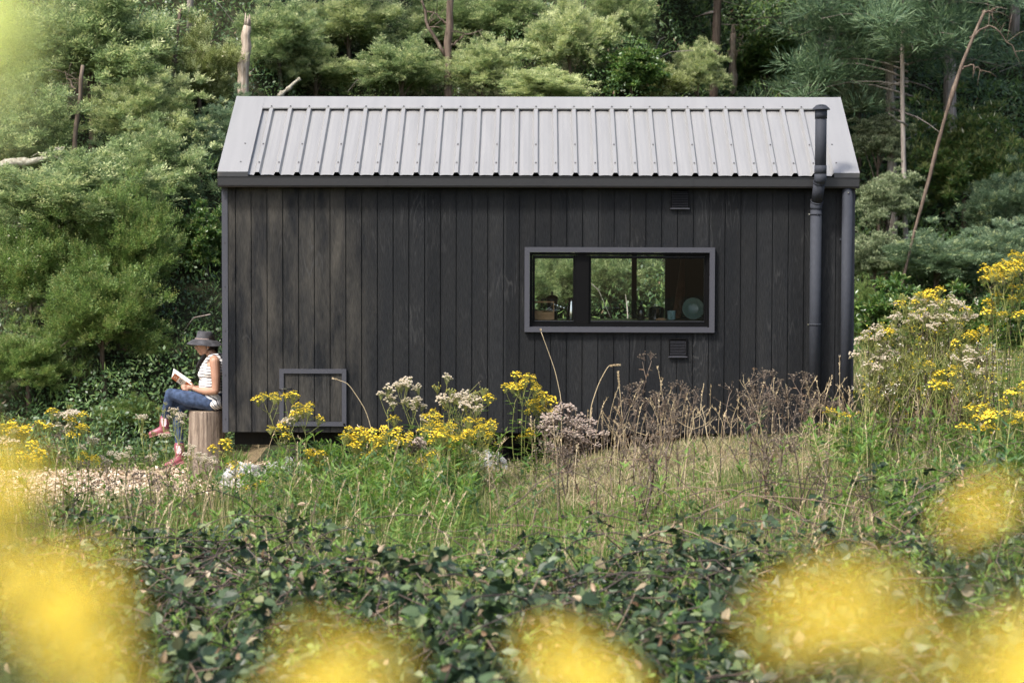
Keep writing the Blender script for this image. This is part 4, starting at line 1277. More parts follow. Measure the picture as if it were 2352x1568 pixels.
def meadow():
    r = np.random.default_rng(11)
    b = NP()
    n = 150000
    y = r.uniform(-9.5, .9, n)
    D = y-CAM[1]
    x = r.uniform(-1, 1, n)*(.275*D+.7)
    # keep off the chips, off the floor under the cabin, thin on the trodden strip
    path = (x < -2.6+.15*np.sin(y*3)) & (y > -1.7-.25*np.sin(x*2))
    under = (x > -3.05) & (x < 3.1) & (y > .12)
    strip = ((np.abs(y+1.35-.12*x) < .95+.2*np.sin(x*4)) & (x > -.3+.3*np.sin(y*3)) & (x < 2.2+.4*np.sin(y*2.3))) & (r.random(n) < .80)
    patch = np.sin(x*1.7+.6)*np.sin(y*1.3+.8*x)
    thin = r.random(n) < np.where(patch < -.35, .5, 0)
    keep = ~(path | under | strip | thin)
    x, y = x[keep], y[keep]; q = len(x)
    P = np.stack([x, y, gz(x, y)-.01], -1)
    tall = r.random(q)
    lean = unit(q, r)*np.array([1, 1, 0])
    A = np.array([0, 0, 1.0])+lean*(.2+1.2*r.random((q, 1))**1.3)
    Nn = lean+.3*unit(q, r)
    green = (np.sin(x*1.1-2)*np.sin(y*.8+1)+.5*np.sin(x*2.3+y) + .9*r.normal(size=q)*.6) > .10+.22*(x > -.5)*(x < 2.8)*(y > -2.8)-.6*sstep(-2.4, -4.2, y)
    nearhouse = np.clip((y+3)/3, 0, 1)
    low = sstep(-.9, -.3, x)*sstep(3.0, 2.3, x)*sstep(-6.6, -5.2, y)
    L = (.06+.27*r.random(q)**2.0)*(1-.25*nearhouse)*(1-.62*low)
    W = .0055+.003*r.random(q)
    b.leaves(P[green], A[green], Nn[green], L[green], W[green], M['green_grass'], 'blade', .35)
    g2 = ~green
    b.leaves(P[g2], A[g2], Nn[g2], L[g2]*1.15, W[g2]*.8, M['grass'], 'blade', .45)
    # short dry turf on the trodden strip and long dry grass beyond the right corner
    n = 24000
    y = r.uniform(-3.0, .0, n); x = r.uniform(-1.0, 3.2, n)
    P = np.stack([x, y, gz(x, y)-.005], -1)
    A = np.array([0, 0, .8])+unit(n, r)*np.array([1, 1, .2]); 
    b.leaves(P, A, unit(n, r), .04+.07*r.random(n), .005, M['turf'], 'blade', .3)
    n = 42000
    x = r.uniform(3.1, 9.5, n); y = r.uniform(-1.0, 7.5, n)
    P = np.stack([x, y, gz(x, y)-.01], -1)
    A = np.array([0, 0, 1.0])+unit(n, r)*np.array([1, 1, .2])*.6
    b.leaves(P, A, unit(n, r), .10+.28*r.random(n)**1.4, .008, M['grass'], 'blade', .4)
    n = 9000
    x = r.uniform(-9.5, -3.1, n); y = r.uniform(1.4, 2.3, n)
    P = np.stack([x, y, gz(x, y)-.01], -1)
    b.leaves(P, np.array([0, 0, 1.0])+unit(n, r)*np.array([1, 1, .2])*.8, unit(n, r), .06+.14*r.random(n), .008, M['green_grass'], 'blade', .4)
    tag(b.obj('grass'), kind='stuff')
    # straw stems with seed heads
    b = NP()
    n = 540
    y = np.concatenate([r.uniform(-7.5, -.05, 430), r.uniform(-.55, -.06, 110)]); D = y-CAM[1]; x = np.concatenate([r.uniform(-1, 1, 430)*(.26*D[:430]+.3), r.uniform(-.1, 3.6, 110)])
    for i_ in range(n):
        if x[i_] < -2.7 and y[i_] > -1.6: continue
        if -.6 < x[i_] < 2.5 and -6.5 < y[i_] < -.6 and r.random() < .82: continue
        h = .28+.40*r.random()
        if r.random() < .06: h += .25
        p = np.array([x[i_], y[i_], float(gz(x[i_], y[i_]))]); a = r.random()*6.28; k = .05+.30*r.random()*h
        t = np.linspace(0, 1, 6)[:, None]
        pth = p+np.array([math.cos(a)*k, math.sin(a)*k, 0])*t**2.2+np.array([0, 0, h])*(t-.12*t**3)
        b.tube(pth, np.linspace(.0028, .0016, 6), M['straw'], 3, False)
        m_ = 14
        s_ = .72+.28*r.random(m_)
        q = p+np.array([math.cos(a)*k, math.sin(a)*k, 0])*s_[:, None]**2.2+np.array([0, 0, h])*(s_-.12*s_**3)[:, None]
        b.leaves(q, np.array([0, 0, 1.])+.6*unit(m_, r)+np.array([math.cos(a), math.sin(a), 0])*.4, unit(m_, r), .028, .008, M['straw'], 'rhomb')
    tag(b.obj('seeding_grass'), kind='stuff')
    b = NP()
    for i_ in range(120):
        u0 = r.random()
        if u0 < .65: x0_, y0_ = r.uniform(.7, 3.7), r.uniform(-5.2, -.25)
        elif u0 < .8: x0_, y0_ = r.uniform(-.4, .7), r.uniform(-4.5, -.4)
        else: x0_, y0_ = r.uniform(-3.9, -1.6), r.uniform(-5.0, -1.9)
        h = .30+.38*r.random(); p = np.array([x0_, y0_, float(gz(x0_, y0_))])
        lean = np.array([r.normal()*.12, r.normal()*.08, 0])
        t = np.linspace(0, 1, 7)[:, None]
        pth = p+np.array([0, 0, h])*t+lean*t**1.5+.012*r.normal(size=(7, 3))*t
        mt = M['dry_stem'] if r.random() < .75 else M['straw']
        b.tube(pth, np.linspace(.0052, .0018, 7), mt, 4, False)
        for m_ in range(9):
            f_ = .3+.7*r.random(); j_ = min(5, int(f_*6)); q_ = pth[j_]+(pth[j_+1]-pth[j_])*r.random()
            e_ = q_+np.array([r.normal()*.07, r.normal()*.06, .03+.07*r.random()])
            b.tube([q_, (q_+e_)/2+np.array([0, 0, -.008]), e_], [.0024, .0018, .0010], mt, 3, False)
            z_ = np.repeat(e_[None], 5, 0)+.010*r.normal(size=(5, 3))
            b.leaves(z_, unit(5, r), unit(5, r), .017, .008, M['brown'], 'rhomb')
    tag(b.obj('dry_stems'), kind='stuff')
    # broad-leaved weeds among the grass
    b = NP()
    n = 1560
    y = np.concatenate([r.uniform(-9.8, -2.2, 760), r.uniform(-4.2, -.2, 420), r.uniform(-6.2, -1.0, 380)]); D = y-CAM[1]
    x = np.concatenate([r.uniform(-1, 1, 760)*(.26*D[:760]+.3), r.uniform(-2.5, 0.2, 420), r.uniform(1.9, 4.3, 380)])
    for i_ in range(n):
        if x[i_] < -2.6 and y[i_] > -1.9: continue
        if -.5 < x[i_] < 2.5 and -5.5 < y[i_] < -.4 and r.random() < .85: continue
        h = .16+.34*r.random(); p = np.array([x[i_], y[i_], float(gz(x[i_], y[i_]))])
        m_ = 22
        s_ = r.random(m_)*.9+.1
        tiltv = unit(1, r)[0]*np.array([.3, .3, 0])
        q = p+np.array([0, 0, h])*s_[:, None]+tiltv*(s_**2*h)[:, None]
        a = r.random(m_)*6.28
        A = np.stack([np.cos(a), np.sin(a), .25+.8*s_], -1)
        b.leaves(q, A, np.array([0, 0, 1.])+.3*unit(m_, r), .05+.085*r.random(m_), .016+.012*r.random(m_), M['weed' if i_ % 3 else 'weed_dark'], 'lance', .25)
        b.tube([p, p+np.array([0, 0, h])+tiltv*h], [.004, .002], M['stem'], 3, False)
    # tall leafy shoots that rise through the brambles
    for i_ in range(230):
        y_ = r.uniform(-11.2, -5.4); D_ = y_-CAM[1]
        x_ = r.uniform(-1, 1)*.25*D_ if i_ % 3 == 0 else (r.uniform(-1.7, .6) if i_ % 3 == 1 else r.uniform(1.6, 3.6))
        h = .38+.36*r.random(); p = np.array([x_, y_, float(gz(x_, y_))])
        tiltv = unit(1, r)[0]*np.array([.25, .25, 0])
        m_ = 30
        s_ = .35+.65*r.random(m_)
        q = p+np.array([0, 0, h])*s_[:, None]+tiltv*(s_**2*h)[:, None]
        a = r.random(m_)*6.28
        b.leaves(q, np.stack([np.cos(a), np.sin(a), .15+.9*s_**2], -1), np.array([0, 0, 1.])+.3*unit(m_, r), (.06+.05*r.random(m_))*(1.2-.5*s_), .014+.007*r.random(m_), M['weed' if i_ % 4 else 'bramble_new'], 'lance', .3)
        b.tube([p, p+np.array([0, 0, h*.6])+tiltv*h*.36, p+np.array([0, 0, h])+tiltv*h], [.004, .003, .0015], M['stem'], 3, False)
    tag(b.obj('leafy_weeds'), kind='stuff')
meadow()

# ---- wood chips at the left
def chips():
    r = np.random.default_rng(21)
    b = NP()
    xs_ = np.linspace(-9.5, -2.35, 60); ys_ = np.linspace(-2.0, 1.75, 34)
    X_, Y_ = np.meshgrid(xs_, ys_)
    V = np.stack([X_, Y_, gz(X_, Y_)+.02], -1).reshape(-1, 3)
    i_ = np.arange(33)[:, None]*60; j_ = np.arange(59)[None]
    b.add(V, np.stack([i_+j_, i_+j_+1, i_+60+j_+1, i_+60+j_], -1).reshape(-1, 4), M['chipbase'], True)
    tag(b.obj('path'), kind='structure')
    b = NP()
    n = 26000
    x = r.uniform(-9, -2.3, n); y = r.uniform(-2.05, 1.85, n)
    e_ = .12*np.sin(x*5)+.1*np.sin(y*7)
    k = (x < -2.45+e_) & (y > -1.9+e_)
    x, y = x[k], y[k]
    P = np.stack([x, y, gz(x, y)+.022+.02*r.random(len(x))], -1)
    a = r.random(len(x))*6.28
    b.leaves(P, np.stack([np.cos(a), np.sin(a), .35*r.normal(size=len(x))], -1), np.array([0, 0, 1.])+.7*unit(len(x), r), .035+.05*r.random(len(x)), .013+.014*r.random(len(x)), M['chip'], 'rhomb')
    tag(b.obj('wood_chips'), kind='stuff')
M['chipbase'] = flat('chip_mulch', (.36, .28, .20), .95, 0, .1, .5, 60, .8)
chips()

# ---- brambles
def brambles():
    r = np.random.default_rng(31)
    b = NP()
    nc = 520
    leafP = []; leafA = []; leafN = []; leafL = []
    for i_ in range(nc):
        y = r.uniform(-14.2, -5.0); D = y-CAM[1]
        x = r.uniform(-1, 1)*(.262*D+.8)
        lim = -7.2+1.9*sstep(.9, 3.2, x)+1.3*sstep(-.4, -2.0, x)+.6*math.sin(x*2.3)
        if y > lim and r.random() < .8: continue
        z0 = float(gz(x, y))
        a = r.random()*6.28; Ls = .7+1.1*r.random(); h = .30+.42*r.random()
        if y > -7.5: h *= .75
        t = np.linspace(0, 1, 11)[:, None]
        pth = np.array([x, y, z0])+np.array([math.cos(a), math.sin(a), 0])*Ls*(t-.4)+np.array([0, 0, h])*(1-(2*t-.9)**2*.85)+.03*r.normal(size=(11, 3))
        b.tube(pth, np.linspace(.0055, .0022, 11), M['cane'], 4, False)
        for k in range(22):
            s_ = r.random()*10; j_ = int(s_); f = s_-j_
            p = pth[j_]*(1-f)+pth[min(j_+1, 10)]*f
            leafP.append(p+np.array([0, 0, .01])+.04*r.normal(size=3)*np.array([1, 1, .8]))
            aa = r.random()*6.28
            leafA.append((math.cos(aa), math.sin(aa), .05+.3*r.normal()))
    nl = 10500
    y = r.uniform(-14.2, -5.0, nl); D = y-CAM[1]
    x = r.uniform(-1, 1, nl)*(.262*D+.8)
    lim = -7.3+1.9*sstep(.9, 3.2, x)+1.4*sstep(-.4, -2.0, x)+.6*np.sin(x*2.3)
    hum = .5+.5*np.sin(x*2.1+1.7*np.sin(y*1.2))*np.sin(y*1.8+x)
    k = (y < lim) | (r.random(nl) < .14*sstep(-4.5, -6.5, y))
    z = gz(x, y)+.03+(.10+.56*hum)*r.random(nl)**.6
    k &= ~((hum < .42) & (r.random(nl) < .70))
    for xx, yy, zz in zip(x[k], y[k], z[k]):
        leafP.append((xx, yy, zz)); aa = r.random()*6.28
        leafA.append((math.cos(aa), math.sin(aa), .1+.3*r.normal()))
    P = np.array(leafP); A = np.array(leafA)
    dead_ = np.zeros(len(P))
    for (cx0, cy0) in ((-1.5, -7.6), (-1.9, -8.6), (1.9, -6.4), (.4, -9.5), (2.9, -7.6)):
        dead_ = np.maximum(dead_, np.exp(-((P[:, 0]-cx0)/.5)**2-((P[:, 1]-cy0)/.45)**2))
    kp = r.random(len(P)) > dead_*.8
    P, A = P[kp], A[kp]; q = len(P)
    A /= np.linalg.norm(A, axis=1)[:, None]
    Nn = np.array([0, -.25, .75])+.75*r.normal(size=(q, 3))
    S = np.cross(A, Nn); S /= np.linalg.norm(S, axis=1)[:, None]
    L = .034+.046*r.random(q)**1.3
    young = r.random(q) < .07
    L *= 1+.22*(P[:, 1] < -8.5)
    L[young] *= .6
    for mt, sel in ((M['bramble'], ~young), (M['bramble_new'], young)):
        Pq, Aq, Nq, Sq, Lq = P[sel], A[sel], Nn[sel], S[sel], L[sel]
        pet = Pq+Aq*(.028)
        b.leaves(pet, Aq, Nq, Lq, Lq*.80, mt, 'ovate', .22)
        for sg in (-1, 1):
            b.leaves(Pq+Aq*.018, Aq*.25+Sq*sg, Nq+.2*r.normal(size=Nq.shape), Lq*.82, Lq*.62, mt, 'ovate', .22)
    # patches of dead brown twigs
    for (cx0, cy0, nn_) in ((-1.5, -7.6, 210), (-1.9, -8.6, 120), (1.9, -6.4, 150), (.4, -9.5, 90), (2.9, -7.6, 110)):
        for k_ in range(nn_):
            px_, py_ = cx0+.42*r.normal(), cy0+.38*r.normal()
            p_ = np.array([px_, py_, float(gz(px_, py_))+.12+.30*r.random()])
            v_ = unit(1, r)[0]*np.array([.16, .14, .09])*(.6+r.random())
            b.tube([p_-v_, p_+.02*r.normal(size=3), p_+v_], [.0028, .0022, .0010], M['dry_stem'] if k_ % 4 else M['dead_leaf'], 3, False)
    # withered leaves and berries
    m_ = r.integers(0, q, 1900)
    b.leaves(P[m_]+.05*r.normal(size=(1900, 3)), unit(1900, r), unit(1900, r), .05, .028, M['dead_leaf'], 'ovate', .5)
    for i_ in r.integers(0, q, 130):
        c = P[i_]+np.array([0, -.02, .03])
        for k in range(4):
            cc = c+.018*r.normal(size=3)
            b.lathe([(0, -.008), (.008, -.003), (.008, .003), (0, .008)], M['berry'] if r.random() < .7 else M['redberry'], cc, 6)
    tag(b.obj('brambles'), kind='stuff')
    # bare canes lying across
    b = NP()
    for i_ in range(110):
        y = r.uniform(-12.5, -4.4); D = y-CAM[1]; x = r.uniform(-1, 1)*(.25*D+.3)
        a = r.normal()*.5+(0 if r.random() < .5 else math.pi); Ls = .8+1.5*r.random(); h = .10+.30*r.random()
        z0 = float(gz(x, y))+.25
        t = np.linspace(0, 1, 12)[:, None]
        pth = np.array([x, y, z0])+np.array([math.cos(a), math.sin(a)*.6, 0])*Ls*(t-.5)+np.array([0, 0, h])*(1-(2*t-1)**2)+.015*r.normal(size=(12, 3))
        b.tube(pth, np.linspace(.0045, .0015, 12), M['cane'], 4, False)
    tag(b.obj('bramble_canes'), kind='stuff')
brambles()

# ------------------------------------------------------------------ flowering plants
def floret(b, c, nrm, rad, r, full=True, pm='yellow', dm='orange'):
    """one small daisy: ray petals round a raised disc"""
    nrm = nrm/np.linalg.norm(nrm)
    u_ = np.cross(nrm, [.3, .9, .1]); u_ /= np.linalg.norm(u_); v_ = np.cross(nrm, u_)
    k = 8
    a = np.arange(k)*2*np.pi/k+r.random()
    A = np.cos(a)[:, None]*u_+np.sin(a)[:, None]*v_+nrm*.12
    b.leaves(np.repeat(c[None], k, 0), A, np.repeat(nrm[None], k, 0), rad, rad*.55, M[pm], 'rhomb')
    b.leaves(c[None]+nrm*.002-u_*rad*.42, u_[None], nrm[None], np.array([rad*.84]), np.array([rad*.84]), M[dm], 'disc0')
TPL['disc0'] = (np.array([(.5+math.cos(a)*.5, math.sin(a)*.5, .06) for a in np.arange(7)*2*math.pi/7], float), np.array([tuple(range(7))]))

HEAD = {}
def head_proto(kind, var):
    key = (kind, var)
    if key in HEAD: return HEAD[key]
    r = np.random.default_rng(ord(kind)*5+var)
    b = NP()
    if kind == 'y':
        for k in range(24):
            a = k*2.4; q = .052*math.sqrt((k+.5)/24)*(1+.1*r.normal())
            c = np.array([math.cos(a)*q, math.sin(a)*q, .026-9.5*q*q+.008*r.normal()])
            n_ = np.array([c[0]*7, c[1]*7-.12, 1.0])
            b.tube([(0, 0, -.06), c*np.array([.6, .6, 1])-np.array([0, 0, .02]), c], [.0012, .001, .001], M['stem'], 3, False)
            b.lathe([(.001, -.010), (.0042, -.004), (.004, 0)], M['stem'], c, 5)
            floret(b, c+np.array([0, 0, .001]), n_+.25*r.normal(size=3), .0105+.002*r.random(), r)
    elif kind == 'Y':      # a full dense corymb, rounded
        for k in range(70):
            D_ = unit(1, r)[0]
            if D_[2] < -.25: D_[2] *= -1
            c = D_*np.array([.050, .050, .040])*(.86+.14*r.random())
            b.tube([(0, 0, -.05), c*.6, c], [.0012, .001, .001], M['stem'], 3, False)
            floret(b, c, D_+.3*unit(1, r)[0], .0135+.002*r.random(), r, True, 'lemon', 'yellow')
    elif kind == 'g':      # buds not yet open with a few florets
        for k in range(16):
            a = k*2.4; q = .04*math.sqrt((k+.5)/16)
            c = np.array([math.cos(a)*q, math.sin(a)*q, .02-6*q*q+.01*r.normal()])
            b.tube([(0, 0, -.05), c], [.0012, .001], M['stem'], 3, False)
            b.lathe([(.001, -.008), (.005, -.002), (.0045, .003), (0, .005)], M['stem'], c, 6)
            if k % 4 == 0: floret(b, c+np.array([0, 0, .003]), np.array([0, -.2, 1]), .008, r)
    elif kind in ('f', 'p', 'b'):
        n = {'f': 17, 'p': 20, 'b': 13}[kind]
        for k in range(n):
            a = k*2.4; q = (.05 if kind != 'b' else .06)*math.sqrt((k+.5)/n)
            c = np.array([math.cos(a)*q, math.sin(a)*q, .02-5*q*q+.012*r.normal()])
            st = M['stem'] if kind == 'f' else M['dry_stem']
            b.tube([(0, 0, -.06), c*.7, c], [.0012, .001, .001], st, 3, False)
            m_ = {'f': 26, 'p': 22, 'b': 9}[kind]; Lq = {'f': .0125, 'p': .0105, 'b': .011}[kind]
            D_ = unit(m_, r); D_[:, 2] = np.abs(D_[:, 2])*.9+.05
            mt = M[{'f': 'fluff', 'p': 'pink_fluff', 'b': 'brown'}[kind]]
            b.leaves(np.repeat(c[None], m_, 0), D_, unit(m_, r), Lq, Lq*.6, mt, 'rhomb')
            b.lathe([(.001, -.008), (.004, -.003), (.003, .001)], st, c, 5)
    HEAD[key] = b.mesh('flower_head')
    return HEAD[key]

def ragleaf(b, p, a, L, r, mat):
    """lobed leaf: a midrib with jagged side lobes"""
    A = np.array([math.cos(a), math.sin(a), .35]); A /= np.linalg.norm(A)
    S = np.array([-math.sin(a), math.cos(a), 0])
    t = np.array([.0, .2, .2, .42, .42, .64, .64, .8])
    sg = np.array([0, 1, -1, 1, -1, 1, -1, 0.])
    P = p+A*(t*L)[:, None]-np.array([0, 0, 1])*(.35*t*t*L)[:, None]
    Ad = A*(.6+.4*(sg == 0))[:, None]+S*sg[:, None]
    Lq = np.where(sg == 0, .5, .40-.12*t)*L; Lq[0] = L*.9
    b.leaves(P, Ad, np.array([0, 0, 1.])+.3*unit(8, r), Lq, Lq*.42, mat, 'rhomb', .2)

def plant(name, cat, label, base, stems, D, seed=0, group=None, dead=False, leafy=1.0, headsize=1.0, base_w=.10, stemr=.0045, loc=None, lmat=None, fill=0, spread=1.0):
    """stems: (px, py, kind, heads) top of each stem; all rise from the ground near photo column `base`"""
    r = np.random.default_rng(seed*17+int(D*100))
    Yp = CAM[1]+D
    bx = at(base, 900, Yp)[0] if loc is None else loc[0]
    by = Yp if loc is None else loc[1]
    bz = float(gz(bx, by))-.02
    e = empty(name, (bx, by, bz)); tag(e, label, cat, group)
    o0 = np.array([bx, by, bz])
    lb = NP()
    smat = M['dry_stem'] if dead else M['stem']
    for (px, py, kind, nh) in stems:
        topw = at(px, py, by+r.normal()*.05)-o0
        st = np.array([r.normal()*base_w, r.normal()*base_w, 0])
        t = np.linspace(0, 1, 9)[:, None]
        # a fork below the heads
        fork = topw*np.array([1, 1, 1])-np.array([0, 0, .13+.02*nh])
        if fork[2] < .05: fork[2] = .05
        pth = st*(1-t)+fork*t+np.array([r.normal()*.035, r.normal()*.03, 0])*np.sin(t*3.1)
        pth[:, :2] += (fork-st)[:2]*(t-t**.8)*.5
        sb = NP()
        sb.tube(pth, np.linspace(stemr, stemr*.55, 9), smat, 5)
        hs = []
        for k in range(nh):
            a = k*2.4+r.random(); q = (.0 if nh == 1 else .055*math.sqrt(k+.4)*(.8+.4*r.random()))*headsize*spread
            hp = topw+np.array([math.cos(a)*q, math.sin(a)*q, -q*.95+(.025*r.normal()-.015)*headsize*spread])
            s0 = pth[-1] if k % 2 == 0 else pth[-2]*.7+pth[-1]*.3
            tt = np.linspace(0, 1, 5)[:, None]
            bp = s0*(1-tt)+(hp-np.array([0, 0, .05*headsize]))*tt
            bp[:, :2] += (hp-s0)[:2]*(tt**.7-tt)*.5
            sb.tube(bp, np.linspace(stemr*.55, stemr*.35, 5), smat, 4, False)
            hs.append(hp)
            if r.random() < .6*leafy:
                ragleaf(sb, bp[2], a, .05, r, M['dead_leaf'] if dead else (lmat or M['weed']))
        sb.obj('stem', e)
        for k, hp in enumerate(hs):
            kk = kind
            if len(kind) > 1: kk = kind[int(r.integers(0, len(kind)))]
            h = bpy.data.objects.new('flower_head' if kk in 'yYg' else 'seed_head', head_proto(kk, int(r.integers(0, 3))))
            COL.objects.link(h); h.parent = e; h.location = hp
            h.rotation_euler = (r.normal()*.25, r.normal()*.25, r.random()*6.28)
            s_ = headsize*(.75+.5*r.random()); h.scale = (s_, s_, s_)
        nlv = int(14*leafy)
        for k in range(nlv):
            s_ = r.random()**.8; j_ = min(7, int(s_*8)); p = pth[j_]+(pth[j_+1]-pth[j_])*r.random()
            L_ = (.11-.06*s_)*(.7+.6*r.random())
            if dead:
                for c_ in range(2):
                    lb.leaves(p[None], unit(1, r)+np.array([[0, 0, -.3]]), unit(1, r), .045, .012, M['brown'] if r.random() < .7 else M['dead_leaf'], 'lance', .6)
            else:
                ragleaf(lb, p, r.random()*6.28, L_, r, lmat or M['weed'])
    if fill:
        fb = NP()
        x0_, x1_ = min(q_[0] for q_ in stems), max(q_[0] for q_ in stems); ym_ = min(q_[1] for q_ in stems)
        for k in range(fill):
            px_ = r.uniform(x0_-10, x1_+10)
            tw = at(px_, ym_+20+r.random()*150, by+r.normal()*.12)-o0
            if tw[2] < .2: continue
            st = np.array([r.normal()*base_w*1.3+tw[0]*.45, r.normal()*base_w, 0])
            t = np.linspace(0, 1, 7)[:, None]
            pth = st*(1-t)+tw*t+np.array([r.normal()*.03, r.normal()*.03, 0])*np.sin(t*3.1)
            fb.tube(pth, np.linspace(.0042, .0016, 7), (M['stem'] if r.random() < .65 else M['dry_stem']) if not dead else M['dry_stem'], 4, False)
            for m_ in range(7):
                f_ = .45+.55*r.random(); p_ = st*(1-f_)+tw*f_
                e_ = p_+np.array([r.normal()*.06, r.normal()*.05, .06+.05*r.random()])
                fb.tube([p_, e_], [.002, .0012], smat, 3, False)
                q_ = np.repeat(e_[None], 7, 0)+.012*r.normal(size=(7, 3))
                fb.leaves(q_, unit(7, r)+np.array([0, 0, .4]), unit(7, r), .018, .009, M[(('olive', 'weed', 'yellow', 'fluff', 'olive', 'brown') if not dead else ('brown', 'brown', 'dead_leaf', 'brown', 'brown', 'brown'))[int(r.integers(0, 6))]], 'rhomb')
        fb.obj('seed_stems', e)
    if lb.n: lb.obj('leaves', e)
    return e

